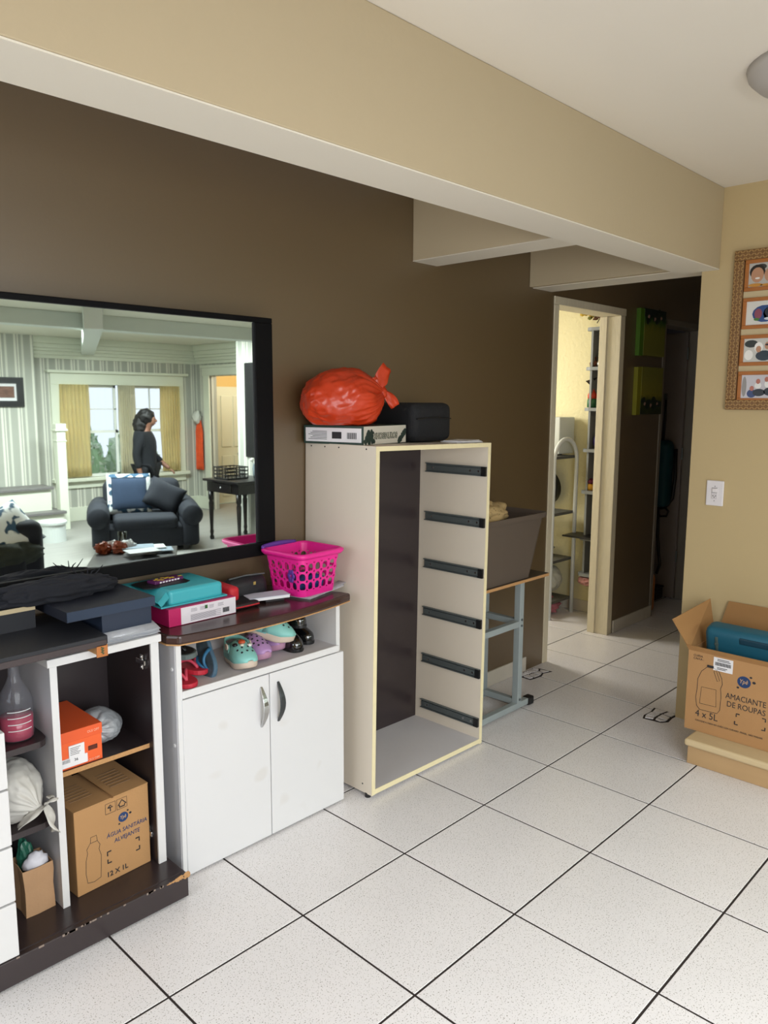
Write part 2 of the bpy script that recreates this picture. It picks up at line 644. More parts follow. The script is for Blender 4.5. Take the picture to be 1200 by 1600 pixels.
# ------------------------------------------------------------------ living room seen in the mirror (coordinates as seen inside the mirror)
VIRT = True
ZF, ZL, YV, XV = -0.22, 2.40, 9.37, 5.63
M_paperw = bpy.data.materials.new('striped_wallpaper')
M_paperw.use_nodes = True
nt = M_paperw.node_tree
pb = nt.nodes['Principled BSDF']
pb.inputs['Roughness'].default_value = 0.8
geo = nt.nodes.new('ShaderNodeNewGeometry')
sp = nt.nodes.new('ShaderNodeSeparateXYZ')
nt.links.new(geo.outputs['Position'], sp.inputs[0])
ad = nt.nodes.new('ShaderNodeMath')
nt.links.new(sp.outputs[0], ad.inputs[0])
nt.links.new(sp.outputs[1], ad.inputs[1])
ml = nt.nodes.new('ShaderNodeMath')
ml.operation = 'MULTIPLY'
ml.inputs[1].default_value = 4.6
nt.links.new(ad.outputs[0], ml.inputs[0])
fr = nt.nodes.new('ShaderNodeMath')
fr.operation = 'FRACT'
nt.links.new(ml.outputs[0], fr.inputs[0])
rp = nt.nodes.new('ShaderNodeValToRGB')
rp.color_ramp.interpolation = 'CONSTANT'
stops = [(0.0, '#a9aaa0'), (0.42, '#d9d8cc'), (0.55, '#a9aaa0'), (0.63, '#dedccf'), (0.70, '#a6a79d'), (0.86, '#cfcfc3')]
el = rp.color_ramp.elements
el[0].position = 0.0
el[0].color = (*lin(stops[0][1]), 1)
el[1].position = stops[1][0]
el[1].color = (*lin(stops[1][1]), 1)
for p_, c_ in stops[2:]:
    e = el.new(p_)
    e.color = (*lin(c_), 1)
nt.links.new(fr.outputs[0], rp.inputs[0])
nt.links.new(rp.outputs[0], pb.inputs['Base Color'])
M_trim = mat('living_trim_white', '#d9dccb', 0.5, 0.03, 4)
M_lbeam = mat('living_beam', '#cfd6cf', 0.6, 0.03, 3)
M_lfloor = mat('living_floor_grey', '#8e8c88', 0.45, 0.18, 2.5, stretch=(1, 6, 1))
M_navy = mat('sofa_navy', '#151923', 0.85, 0.15, 20, 0.1, 200)
M_dwood = mat('dark_turned_wood', '#171212', 0.35, 0.1, 6)
M_glass = mat('pane_glass', (1, 1, 1), 0.0, trans=1.0)

WX0, WX1, WZ0, WZ1 = 3.38, 5.24, 0.41, 1.755     # window opening
bm = BM()
box(bm, (-0.2, YV, ZF), (WX0, YV + 0.15, ZL))
box(bm, (WX1, YV, ZF), (XV + 0.12, YV + 0.15, ZL))
box(bm, (WX0, YV, ZF), (WX1, YV + 0.15, WZ0))
box(bm, (WX0, YV, WZ1), (WX1, YV + 0.15, ZL))
struct('wall_living_window', bm, M_paperw)
bm = BM()
box(bm, (XV, 8.98, ZF), (XV + 0.12, YV, ZL))
box(bm, (XV, 8.15, 1.92), (XV + 0.12, 8.98, ZL))
box(bm, (XV, 6.94, ZF), (XV + 0.12, 8.15, ZL))
struct('wall_living_door', bm, M_paperw)
bm = BM()
box(bm, (4.70, 2.95, ZF), (4.82, 6.94, ZL + 0.1))
box(bm, (4.82, 6.82, ZF), (XV, 6.94, ZL))
struct('wall_living_near', bm, M_paperw)
struct('wall_living_side', mbox((2.42, 2.85, ZF), (4.82, 2.95, ZL + 0.1)), M_cream)
struct('wall_living_far', mbox((-0.3, 4.94, ZF), (-0.2, YV + 0.15, ZL + 0.1)), M_paperw)
struct('wall_living_step', mbox((-0.3, 4.94, ZF), (0.6, 5.03, ZL + 0.1)), M_paperw)
struct('wall_stair', mbox((-0.2, 9.18, ZF), (2.98, YV, ZL)), M_paperw)
bm = BM()
box(bm, (-0.3, 5.03, ZF - 0.06), (7.2, 9.52, ZF))
box(bm, (0.5, 4.33, ZF - 0.06), (4.82, 5.03, ZF))
struct('floor_living', bm, M_lfloor)
bm = BM()
box(bm, (-0.3, 4.94, ZL), (7.2, 9.52, ZL + 0.1))
box(bm, (2.42, 2.85, ZL), (4.82, 4.94, ZL + 0.1))
struct('ceiling_living', bm, mat('living_ceiling', '#d9d8c8', 0.8))
# room behind the living room door
bm = BM()
box(bm, (XV + 0.12, 9.60, ZF), (7.2, 9.7, ZL))
box(bm, (7.1, 7.6, ZF), (7.2, 9.6, ZL))
box(bm, (XV + 0.12, 7.6, ZF), (7.2, 7.7, ZL))
struct('wall_hall_yellow', bm, mat('hall_yellow', '#d9b878', 0.7))
hl = bpy.data.lights.new('hall_fill', 'POINT')  # unseen fill light added to brighten the hall behind the door
hl.energy, hl.color, hl.shadow_soft_size = 30, (1.0, 0.95, 0.82), 0.12
ho = bpy.data.objects.new('hall_fill', hl)
COL.objects.link(ho)
ho.location = (6.35, 2 * MIRY - 8.5, 2.1)
# trims
struct('trim_4', mbox((0.2, 6.1, 2.25), (4.70, 6.3, ZL)), M_lbeam, bevel=0.006)
a, b = Vector((3.81, 9.33, 0)), Vector((1.22, 3.62, 0))
b = a + (b - a) * 0.70
d = (b - a).normalized()
s = Vector((d.y, -d.x, 0)) * 0.085
bm = BM()
prism(bm, [tuple((p + q)[:2]) for p, q in ((a, s), (b, s), (b, -s), (a, -s))], 2.18, ZL)
struct('trim_5', bm, M_lbeam, bevel=0.006)
bm = BM()
for (dz, dy, h) in ((2.11, 0.03, 0.05), (2.16, 0.055, 0.05), (2.21, 0.09, 0.04), (2.25, 0.12, 0.06), (2.31, 0.15, 0.09)):
    box(bm, (2.98, YV - dy, dz), (XV, YV + 0.02, dz + h))
    box(bm, (XV - dy, 6.94, dz), (XV + 0.02, YV, dz + h))
struct('trim_6', bm, M_trim, bevel=0.008)
struct('baseboard_living', mbox((2.98, YV - 0.025, ZF), (XV, YV + 0.01, ZF + 0.2)), M_trim, bevel=0.005)
struct('baseboard_door', mbox((XV - 0.025, 8.99, ZF), (XV + 0.01, YV - 0.026, ZF + 0.2)), M_trim, bevel=0.005)
# door casing on the right wall
dc = struct('door_3', mbox((XV - 0.03, 8.98, ZF), (XV + 0.02, 9.14, 1.93)), M_trim, bevel=0.005)
struct('casing', mbox((XV - 0.03, 8.02, ZF), (XV + 0.02, 8.15, 1.93)), M_trim, dc, bevel=0.005)
bm = BM()
box(bm, (XV - 0.03, 8.0, 1.93), (XV + 0.02, 9.16, 2.05))
box(bm, (XV - 0.06, 7.98, 2.05), (XV + 0.02, 9.18, 2.09))
struct('cornice', bm, M_trim, dc, bevel=0.004)
dl = struct('door_4', mbox((6.13, 9.55, ZF), (6.72, 9.598, 1.77)), M_trim, bevel=0.003)
for (x0, x1, z0, z1) in ((6.20, 6.40, 0.75, 1.62), (6.45, 6.65, 0.75, 1.62), (6.20, 6.40, -0.1, 0.6), (6.45, 6.65, -0.1, 0.6)):
    struct('panel', mbox((x0, 9.535, z0), (x1, 9.552, z1)), M_trim, dl, bevel=0.01)
bm = BM()
lathe(bm, [(0.001, 0), (0.022, 0.004), (0.028, 0.02), (0.02, 0.035), (0.001, 0.04)], (0, 0, 0), 12)
bm.transform(Matrix.Translation((6.54, 9.545, 0.62)) @ Matrix.Rotation(radians(90), 4, 'X'))
struct('door_knob', bm, M_chrome, dl, smooth=True)
# window
wn = struct('window_1', mbox((WX0 - 0.13, YV - 0.035, WZ1), (WX1 + 0.13, YV + 0.02, WZ1 + 0.16)), M_trim, bevel=0.005)
for x0, x1 in ((WX0 - 0.13, WX0), (WX1, WX1 + 0.13), (4.27, 4.42)):
    struct('casing', mbox((x0, YV - 0.035, WZ0), (x1, YV + 0.02, WZ1)), M_trim, wn, bevel=0.005)
struct('cornice', mbox((WX0 - 0.19, YV - 0.09, WZ1 + 0.16), (WX1 + 0.19, YV + 0.02, WZ1 + 0.2)), M_trim, wn, bevel=0.008)
struct('window_sill', mbox((WX0 - 0.17, YV - 0.10, WZ0 - 0.05), (WX1 + 0.17, YV + 0.06, WZ0)), M_trim, wn, bevel=0.008)
struct('apron', mbox((WX0 - 0.13, YV - 0.03, WZ0 - 0.15), (WX1 + 0.13, YV + 0.01, WZ0 - 0.05)), M_trim, wn, bevel=0.004)
M_sash = mat('sash_white', '#e6e8e2', 0.5)
for x0, x1 in ((WX0, 4.27), (4.42, WX1)):
    for k, (z0, z1) in enumerate(((WZ0, 1.09), (1.05, WZ1))):
        yy = YV + 0.05 + 0.03 * k
        bm = BM()
        f = 0.04
        box(bm, (x0, yy, z0), (x0 + f, yy + 0.03, z1))
        box(bm, (x1 - f, yy, z0), (x1, yy + 0.03, z1))
        box(bm, (x0, yy, z0), (x1, yy + 0.03, z0 + f))
        box(bm, (x0, yy, z1 - f), (x1, yy + 0.03, z1))
        if k:
            xm = (x0 + x1) / 2
            box(bm, (xm - 0.008, yy, z0), (xm + 0.008, yy + 0.03, z1))
            zm = (z0 + z1) / 2
            box(bm, (x0, yy, zm - 0.008), (x1, yy + 0.03, zm + 0.008))
        struct('sash', bm, M_sash, wn)
        struct('pane', mbox((x0 + 0.03, yy + 0.012, z0 + 0.03), (x1 - 0.03, yy + 0.016, z1 - 0.03)), M_glass, wn)
# curtains
M_curt = mat('curtain_ochre', '#fff0cb', 0.8, 0.08, 3, stretch=(14, 14, 1), translucent=0.8)
M_curtw = mat('curtain_cream', '#f4f0e0', 0.8, 0.08, 3, stretch=(14, 14, 1), translucent=0.75)
for i, (x0, x1, m_, lab) in enumerate(((3.36, 3.78, M_curt, 'ochre curtain at the end of the window by the stair post, in the mirror'),
                                       (4.24, 4.50, M_curtw, 'narrow cream curtain between the two sashes, in the mirror'),
                                       (4.93, 5.26, M_curt, 'ochre curtain at the window end beside the hanging orange towel, in the mirror'))):
    bm = BM()
    rows = []
    nx = 40
    for iz in range(9):
        z = WZ0 + 0.02 + (WZ1 - 0.02 - WZ0) * iz / 8
        rows.append([bm.verts.new((x0 + (x1 - x0) * k / nx + 0.006 * sin(iz + k), YV - 0.065 + 0.022 * sin(k * 1.15 + 0.3 * iz), z)) for k in range(nx + 1)])
    loft(bm, rows, cap=False, closed=False)
    o = obj('curtain', bm, m_, smooth=True, solid=0.003)
    tag(o, lab, 'curtain', 'curtains on the living room window')
# picture on the stair wall
pf = thing('framed_picture', 'small dark picture in black frame on striped wall, seen in the mirror', 'picture', (2.55, 9.16, 1.44))
bm = BM()
for a_, b_ in (((2.25, 9.145, 1.44), (2.81, 9.178, 1.52)), ((2.25, 9.145, 1.75), (2.81, 9.178, 1.83)), ((2.25, 9.145, 1.52), (2.33, 9.178, 1.75)), ((2.72, 9.145, 1.52), (2.81, 9.178, 1.75))):
    box(bm, a_, b_)
obj('frame', bm, M_black, pf)
obj('mat_board', mbox((2.33, 9.165, 1.52), (2.72, 9.172, 1.75)), M_paper, pf)
obj('print', mbox((2.37, 9.160, 1.56), (2.69, 9.166, 1.71)), mat('print_dark', '#6b4a3c', 0.5, 0.9, 9, stretch=(1, 1, 4)), pf)
# stair
sr = thing('staircase', 'white stair with grey treads and square newel post, in the mirror', 'stairs', (2.4, 8.9, ZF))
M_tread = mat('tread_grey', '#6f6b6a', 0.5, 0.1, 6)
for k, (x1, y0, z) in enumerate(((3.06, 8.62, 0.02), (2.98, 8.80, 0.34))):
    obj('riser', mbox((0.0, y0 + 0.02, ZF if k == 0 else 0.04), (x1 - 0.02, 9.178, z - 0.004)), M_trim, sr)
    obj('tread', mbox((0.0, y0 - 0.02, z - 0.004), (x1 + 0.01, 9.178, z + 0.034)), M_tread, sr, bevel=0.006)
bm = BM()
box(bm, (3.03, 8.70, ZF), (3.15, 8.82, 1.12))
box(bm, (3.02, 8.69, 0.98), (3.16, 8.83, 1.0))
box(bm, (3.005, 8.675, 1.12), (3.175, 8.845, 1.15))
box(bm, (3.02, 8.69, 1.15), (3.16, 8.83, 1.22))
obj('newel_post', bm, M_trim, sr, bevel=0.006)
# round white step stool
bm = BM()
lathe(bm, [(0.15, ZF), (0.15, 0.0), (0.165, 0.002), (0.168, 0.03), (0.16, 0.04)], (2.60, 7.95, 0), 28)
tag(obj('round_stool', bm, mat('stool_white', '#cfd3d0', 0.5)), 'round white drum stool at the foot of the stair, in the mirror', 'stool')
# armchair, facing the mirror at an angle
ac = thing('armchair', 'navy armchair with rolled arms and two cushions, in the mirror', 'armchair', (3.25, 6.85, ZF))
ang = math.atan2(-6.85 - 1.65, -3.25 - 1.36)          # turned to face the camera position
MA = Matrix.Translation((3.25, 6.85, ZF)) @ Matrix.Rotation(ang + pi / 2 + 0.05, 4, 'Z')
# chair space: x to the side, -y to the front, z up
bm = BM()
rbox(bm, (-0.42, -0.42, 0.05), (0.42, 0.42, 0.30), 0.03, 2, MA)
obj('base', bm, M_navy, ac, smooth=True)
bm = BM()
rbox(bm, (-0.36, -0.45, 0.26), (0.36, 0.28, 0.42), 0.06, 3, MA)
obj('seat_cushion', bm, M_navy, ac, smooth=True)
bm = BM()
rbox(bm, (-0.46, 0.20, 0.28), (0.46, 0.46, 0.80), 0.11, 4, MA @ rot('X', -8, (0, 0.3, 0.3)))
obj('backrest', bm, M_navy, ac, smooth=True)
for sx in (-1, 1):
    bm = BM()
    rbox(bm, (sx * 0.50 - 0.10, -0.44, 0.05), (sx * 0.50 + 0.10, 0.40, 0.42), 0.05, 2, MA)
    t = BM()
    tube(t, [(sx * 0.52, -0.46, 0.42), (sx * 0.52, -0.44, 0.42), (sx * 0.52, 0.1, 0.43), (sx * 0.50, 0.40, 0.46)], [0.11, 0.125, 0.13, 0.12], 16)
    add(bm, t, MA)
    obj('armrest', bm, M_navy, ac, smooth=True)
for sx in (-1, 1):
    for sy in (-1, 1):
        bm = BM()
        box(bm, (sx * 0.44 - 0.03, sy * 0.36 - 0.03, 0), (sx * 0.44 + 0.03, sy * 0.36 + 0.03, 0.07), MA)
        obj('leg', bm, M_dwood, ac)


def pillow(name, M, w_, h_, t_, m_, lab, border=None):
    r = thing(name, lab, 'cushion', M.translation)
    bm = BM()
    n = 14
    fr_, bk = [], []
    for side in (1, -1):
        rows = []
        for i in range(n + 1):
            row = []
            for j in range(n + 1):
                u_, v_ = i / n * 2 - 1, j / n * 2 - 1
                th = max(0, (1 - u_ ** 4) * (1 - v_ ** 4)) ** 0.6
                k = 1 - 0.06 * (1 - abs(u_)) * abs(v_) - 0.06 * (1 - abs(v_)) * abs(u_)
                row.append(bm.verts.new(M @ Vector((u_ * w_ * k, side * (th * t_ + 0.002), v_ * h_ * k))))
            rows.append(row)
        loft(bm, rows, cap=False, closed=False)
    bmesh.ops.remove_doubles(bm, verts=bm.verts, dist=0.006)
    obj('cover', bm, m_, r, smooth=True)
    if border:
        bm = BM()
        for side in (-1,):
            for q in range(4):
                ring = []
                for j in range(n + 1):
                    v_ = j / n * 2 - 1
                    row = []
                    for e in (1.0, 0.90, 0.80):
                        u_ = e
                        a_ = (u_, v_ * (e if e < 1 else 1)) if q % 2 == 0 else (v_ * e, u_)
                        if q >= 2:
                            a_ = (-a_[0], -a_[1])
                        th = max(0, (1 - a_[0] ** 4) * (1 - a_[1] ** 4)) ** 0.6
                        row.append(bm.verts.new(M @ Vector((a_[0] * w_, -(th * t_ + 0.006), a_[1] * h_))))
                    ring.append(row)
                loft(bm, ring, cap=False, closed=False)
        obj('border', bm, border, r, smooth=True)
    return r


M_navy2 = mat('cushion_blue', '#2a3a52', 0.9, 0.1, 20)
M_pat = mat('pattern_blue_white', '#e2e6e6', 0.9, 0.02, 8, speck=(11, 0.50, '#2a4a63'))
pillow('cushion', MA @ Matrix.Translation((-0.16, 0.06, 0.64)) @ Matrix.Rotation(radians(-14), 4, 'X') @ Matrix.Rotation(radians(0), 4, 'Y'), 0.25, 0.24, 0.07, M_navy2,
       'blue cushion with patterned white border on the navy armchair, in the mirror', M_pat)
pillow('cushion', MA @ Matrix.Translation((0.24, 0.0, 0.60)) @ Matrix.Rotation(radians(-18), 4, 'X') @ Matrix.Rotation(radians(28), 4, 'Y'), 0.22, 0.18, 0.08, M_navy,
       'plain dark cushion leaning in the corner of the navy armchair, in the mirror')
# sofa end with patterned cushion
sf = thing('sofa', 'dark sofa end at the edge of the mirror with a patterned cushion', 'sofa', (0.75, 5.6, ZF))
bm = BM()
rbox(bm, (-0.1, 5.25, ZF + 0.03), (1.12, 6.0, 0.22), 0.06, 3)
obj('seat', bm, M_navy, sf, smooth=True)
bm = BM()
rbox(bm, (1.12, 5.2, ZF + 0.02), (1.40, 6.05, 0.48), 0.09, 4)
obj('armrest', bm, M_navy, sf, smooth=True)
bm = BM()
rbox(bm, (-0.1, 5.12, ZF + 0.02), (1.2, 5.3, 0.20), 0.05, 4)
obj('front_rail', bm, M_navy, sf, smooth=True)
pillow('cushion', Matrix.Translation((1.12, 5.30, 0.40)) @ Matrix.Rotation(radians(-28), 4, 'X') @ Matrix.Rotation(radians(-28), 4, 'Y') @ Matrix.Rotation(radians(12), 4, 'Z'), 0.26, 0.22, 0.08, M_pat,
       'white cushion with dark blue scroll pattern on the sofa end, in the mirror')
bm = blob((1.0, 5.22, 0.22), (0.36, 0.16, 0.13), 0.25, 3, 3)
tag(obj('throw_blanket', bm, mat('throw_olive', '#2e332d', 0.95, 0.5, 14), smooth=True), 'crumpled dark olive throw under the patterned cushion, in the mirror', 'blanket')
# coffee table with papers
ct = thing('coffee_table', 'low dark coffee table covered with papers in front of the armchair, in the mirror', 'coffee table', (1.93, 4.62, ZF))
CTM = Matrix.Translation((1.93, 4.62, 0)) @ Matrix.Rotation(radians(-32), 4, 'Z')
obj('tabletop', mbox((-0.36, -0.40, 0.13), (0.36, 0.45, 0.16), CTM), M_dwood, ct, bevel=0.005)
for sx in (-1, 1):
    for sy in (-1, 1):
        obj('leg', mbox((sx * 0.32 - 0.03, sy * 0.36 - 0.03, ZF), (sx * 0.32 + 0.03, sy * 0.36 + 0.03, 0.13), CTM), M_dwood, ct)
rp_ = random.Random(3)
for k in range(9):
    x, y_, a_ = rp_.uniform(0.0, 0.22), rp_.uniform(0.0, 0.34), rp_.uniform(-30, 30)
    z = 0.161 + k * 0.0055
    bm = mbox((-0.14, -0.10, 0), (0.14, 0.10, 0.005), CTM @ Matrix.Translation((x, y_, z)) @ Matrix.Rotation(radians(a_), 4, 'Z'))
    tag(obj('magazine', bm, mat('magazine_%d' % (k % 3), ('#d5dbe0', '#8fa3b5', '#c9cdd2')[k % 3], 0.4, 0.3, 12)), ('topmost', 'second from the top', 'third from the top', 'fourth from the top', 'middle', 'fourth from the bottom', 'third from the bottom', 'second from the bottom', 'lowest')[8 - k] + ' magazine in the loose pile on the coffee table in the mirror', 'magazine', 'papers piled on the coffee table')
for k in range(4):
    x, y_ = -0.28 + 0.07 * k, 0.20 + 0.09 * (k % 2)
    p_ = CTM @ Vector((x, y_, 0.205))
    tag(obj('crumpled_wrapper', blob(p_, (0.065, 0.05, 0.055), 0.6, 3, k, 3), mat(('wrapper_rust', 'wrapper_white')[k % 2], ('#8a3d1e', '#c9cdd6')[k % 2], 0.5, 0.6, 20), smooth=False),
        ('crumpled rust wrapper at the left end of the coffee table in the mirror', 'crumpled white wrapper between the two rust ones on the coffee table in the mirror', 'crumpled rust wrapper nearer the magazines on the coffee table in the mirror', 'crumpled white wrapper beside the magazines on the coffee table in the mirror')[k], 'wrapper', ('rust wrappers', 'white wrappers')[k % 2] + ' on the coffee table')
bm = BM()
p_ = CTM @ Vector((-0.13, 0.40, 0.161))
lathe(bm, [(0.03, 0), (0.032, 0.002), (0.042, 0.16), (0.039, 0.16), (0.03, 0.012), (0.001, 0.012)], p_, 20)
tag(obj('drinking_glass', bm, M_glass, smooth=True), 'clear drinking glass at the back of the coffee table in the mirror', 'glass')
# console table
cs = thing('console_table', 'dark wooden console table with turned legs by the wall, in the mirror', 'table', (4.40, 6.42, ZF))
obj('tabletop', mbox((4.03, 6.02, 0.53), (4.69, 6.78, 0.56)), M_dwood, cs, bevel=0.006)
obj('apron', mbox((4.07, 6.06, 0.40), (4.66, 6.74, 0.53)), M_dwood, cs)
dw = obj('drawer', mbox((4.055, 6.2, 0.415), (4.072, 6.6, 0.52)), M_dwood, cs, bevel=0.004)
obj('knob', blob((4.045, 6.4, 0.467), (0.014, 0.014, 0.014), 0, sub=2), M_chrome, dw, smooth=True)
for x in (4.10, 4.62):
    for y_ in (6.10, 6.70):
        bm = BM()
        lathe(bm, [(0.022, ZF), (0.03, ZF + 0.03), (0.018, ZF + 0.06), (0.026, ZF + 0.10), (0.02, ZF + 0.13), (0.032, 0.25), (0.022, 0.28), (0.034, 0.30), (0.034, 0.40)], (x, y_, 0), 14)
        obj('leg', bm, M_dwood, cs, smooth=True)
bk_ = thing('wire_basket', 'dark woven basket on the console table, in the mirror', 'basket', (4.28, 6.5, 0.56))
bm = BM()
for q in range(4):
    z = 0.57 + q * 0.045
    tube(bm, [(4.13, 6.36, z), (4.43, 6.36, z), (4.43, 6.66, z), (4.13, 6.66, z), (4.13, 6.36, z)], 0.008, 6)
for q in range(6):
    for x, y_ in ((4.13 + q * 0.06, 6.36), (4.13 + q * 0.06, 6.66), (4.13, 6.36 + q * 0.06), (4.43, 6.36 + q * 0.06)):
        cyl(bm, (x, y_, 0.562), (x, y_, 0.715), 0.006, 5)
obj('weave', bm, M_black, bk_)
obj('bottom', mbox((4.13, 6.36, 0.561), (4.43, 6.66, 0.57)), M_black, bk_)
vs_ = thing('flower_vase', 'glass vase with white flowers on the console table, in the mirror', 'vase', (4.56, 6.35, 0.56))
bm = BM()
lathe(bm, [(0.04, 0.561), (0.05, 0.60), (0.055, 0.68), (0.045, 0.73), (0.05, 0.74)], (4.56, 6.35, 0), 16)
obj('vase', bm, mat('vase_grey', '#7d8a90', 0.1, spec=0.8), vs_, smooth=True)
for k in range(7):
    p_ = (4.56 + 0.06 * cos(k * 2.1), 6.35 + 0.06 * sin(k * 2.1), 0.77 + 0.02 * (k % 3))
    obj('flower', blob(p_, (0.028, 0.028, 0.022), 0.4, 4, k, 2), mat('flower_white', '#e6e6dc', 0.8), vs_)
    bm = BM()
    cyl(bm, (4.56, 6.35, 0.6), p_, 0.003, 5)
    obj('stem', bm, mat('stem_green', '#3f5a32', 0.7), vs_)
# dark picture and switch on the near wall
tag(obj('wall_panel_picture', mbox((4.675, 6.20, 0.80), (4.699, 6.74, 2.02)), M_black, bevel=0.01), 'tall dark framed panel on the wall above the console table, in the mirror', 'picture')
# towel on a hook beside the door
tw = thing('hanging_towel', 'orange and pink towel hanging from a hook by the door, in the mirror', 'towel', (XV - 0.06, 9.24, 0.42))
bm = BM()
rows = []
for iz in range(12):
    z = 0.42 + 0.85 * iz / 11
    wd = 0.10 if iz < 9 else 0.10 - 0.03 * (iz - 8)
    rows.append([bm.verts.new((XV - 0.05 - 0.02 * sin(k * 1.7 + iz * 0.2), 9.24 + wd * (k / 12 - 0.5) * 2, z)) for k in range(13)])
loft(bm, rows, cap=False, closed=False)
obj('cloth', bm, mat('towel_orange', '#e8562a', 0.9, 0.4, 4, stretch=(1, 1, 3)), tw, smooth=True, solid=0.012)
bm = BM()
tube(bm, [(XV, 9.24, 1.28), (XV - 0.07, 9.24, 1.27), (XV - 0.08, 9.24, 1.31)], 0.008, 8)
obj('hook', bm, M_steel, tw)
bm = blob((XV - 0.08, 9.27, 1.27), (0.05, 0.09, 0.10), 0.5, 3, 4, 3)
tag(obj('sun_hat', bm, mat('cap_white', '#d6d6cf', 0.9), smooth=True), 'white hat hanging on the hook above the orange towel, in the mirror', 'hat')


# person walking past the window
def skin(verts, edges, radii, sub=2, name='t'):
    me = bpy.data.meshes.new(name)
    me.from_pydata([Vector(v) for v in verts], edges, [])
    o = bpy.data.objects.new(name, me)
    COL.objects.link(o)
    md = o.modifiers.new('s', 'SKIN')
    md.use_smooth_shade = True
    sv = me.skin_vertices[0].data
    for i, r in enumerate(radii):
        sv[i].radius = (r, r) if not isinstance(r, tuple) else r
        sv[i].use_root = (i == 0)
    o.modifiers.new('u', 'SUBSURF').levels = sub
    bpy.context.view_layer.update()
    m2 = bpy.data.meshes.new_from_object(o.evaluated_get(bpy.context.evaluated_depsgraph_get()))
    bpy.data.objects.remove(o)
    bm = BM()
    bm.from_mesh(m2)
    bpy.data.meshes.remove(m2)
    return bm


PX, PY = 4.02, 8.15
pe = thing('person', 'person with shoulder length dark hair and dark top walking past the window, in the mirror', 'person', (PX, PY, ZF))
M_skin = mat('skin', '#7d5644', 0.6)
M_cl = mat('dark_clothes', '#0c0f15', 0.9, 0.1, 10)
dx = Vector((0.74, -0.67, 0))      # walking direction (to the right as seen)
sd = Vector((0.67, 0.74, 0))


def P3(f, s_, z):
    return Vector((PX, PY, ZF)) + dx * f + sd * s_ + Vector((0, 0, z))


vb = [P3(0, 0, 0.86), P3(0.0, 0, 1.05), P3(-0.01, 0, 1.22), P3(0.0, 0, 1.31), P3(0.03, 0, 1.385), P3(0.05, 0, 1.47), P3(0.055, 0, 1.54),
      P3(-0.02, 0.15, 1.27), P3(0.02, 0.20, 1.02), P3(0.20, 0.19, 0.86), P3(0.28, 0.18, 0.80),
      P3(-0.02, -0.15, 1.27), P3(-0.09, -0.19, 1.02), P3(-0.05, -0.19, 0.80), P3(-0.03, -0.19, 0.72),
      P3(0.02, 0.085, 0.80), P3(0.14, 0.09, 0.45), P3(0.16, 0.09, 0.08), P3(0.28, 0.10, 0.04),
      P3(-0.02, -0.085, 0.80), P3(-0.08, -0.09, 0.45), P3(-0.24, -0.09, 0.09), P3(-0.13, -0.10, 0.04)]
eb = [(0, 1), (1, 2), (2, 3), (3, 4), (4, 5), (5, 6), (2, 7), (7, 8), (8, 9), (9, 10), (2, 11), (11, 12), (12, 13), (13, 14),
      (0, 15), (15, 16), (16, 17), (17, 18), (0, 19), (19, 20), (20, 21), (21, 22)]
rb = [0.135, 0.12, 0.135, 0.075, 0.05, 0.09, 0.075, 0.062, 0.046, 0.034, 0.028, 0.062, 0.046, 0.034, 0.028, 0.085, 0.06, 0.042, 0.03, 0.085, 0.06, 0.042, 0.03]
obj('body', skin(vb, eb, rb), M_skin, pe, smooth=True)
# long dark top over the torso and sleeves, trousers
vt = [P3(-0.01, 0, 0.72), P3(-0.01, 0, 0.86), P3(0, 0, 1.05), P3(-0.01, 0, 1.2), P3(0.0, 0, 1.32),
      P3(-0.02, 0.16, 1.28), P3(0.02, 0.205, 1.02), P3(0.18, 0.195, 0.875), P3(-0.02, -0.16, 1.28), P3(-0.09, -0.195, 1.02), P3(-0.05, -0.195, 0.82)]
et = [(0, 1), (1, 2), (2, 3), (3, 4), (3, 5), (5, 6), (6, 7), (3, 8), (8, 9), (9, 10)]
obj('long_top', skin(vt, et, [0.165, 0.165, 0.145, 0.155, 0.085, 0.078, 0.06, 0.048, 0.078, 0.06, 0.048]), M_cl, pe, smooth=True)
vl = [P3(0, 0, 0.86), P3(0.02, 0.085, 0.80), P3(0.14, 0.09, 0.45), P3(0.16, 0.09, 0.10), P3(-0.02, -0.085, 0.80), P3(-0.08, -0.09, 0.45), P3(-0.23, -0.09, 0.11)]
obj('trousers', skin(vl, [(0, 1), (1, 2), (2, 3), (0, 4), (4, 5), (5, 6)], [0.14, 0.105, 0.075, 0.06, 0.105, 0.075, 0.06]), M_cl, pe, smooth=True)
M_hair = mat('hair_dark', '#0a0706', 0.6, 0.3, 40)
bm = blob(P3(0.015, 0, 1.53), (0.118, 0.118, 0.115), 0.12, 3, 1, 4)
t = blob(P3(-0.06, 0, 1.42), (0.105, 0.105, 0.15), 0.15, 3, 2, 4)
add(bm, t)
obj('hair', bm, M_hair, pe, smooth=True)
bm = blob(P3(0.085, 0, 1.485), (0.062, 0.062, 0.085), 0.03, 2, 1, 3)
nb = blob(P3(0.15, 0, 1.475), (0.018, 0.014, 0.022), 0, 2, 1, 2)
add(bm, nb)
obj('face', bm, M_skin, pe, smooth=True)
bm = BM()
for s_ in (-0.028, 0.028):
    add(bm, blob(P3(0.137, s_, 1.50), (0.010, 0.010, 0.006), 0, 2, 1, 1))
obj('eyes', bm, M_black, pe)
bm = blob(P3(0.135, 0, 1.437), (0.014, 0.022, 0.006), 0, 2, 1, 2)
obj('mouth', bm, mat('lips', '#7d4038', 0.5), pe)
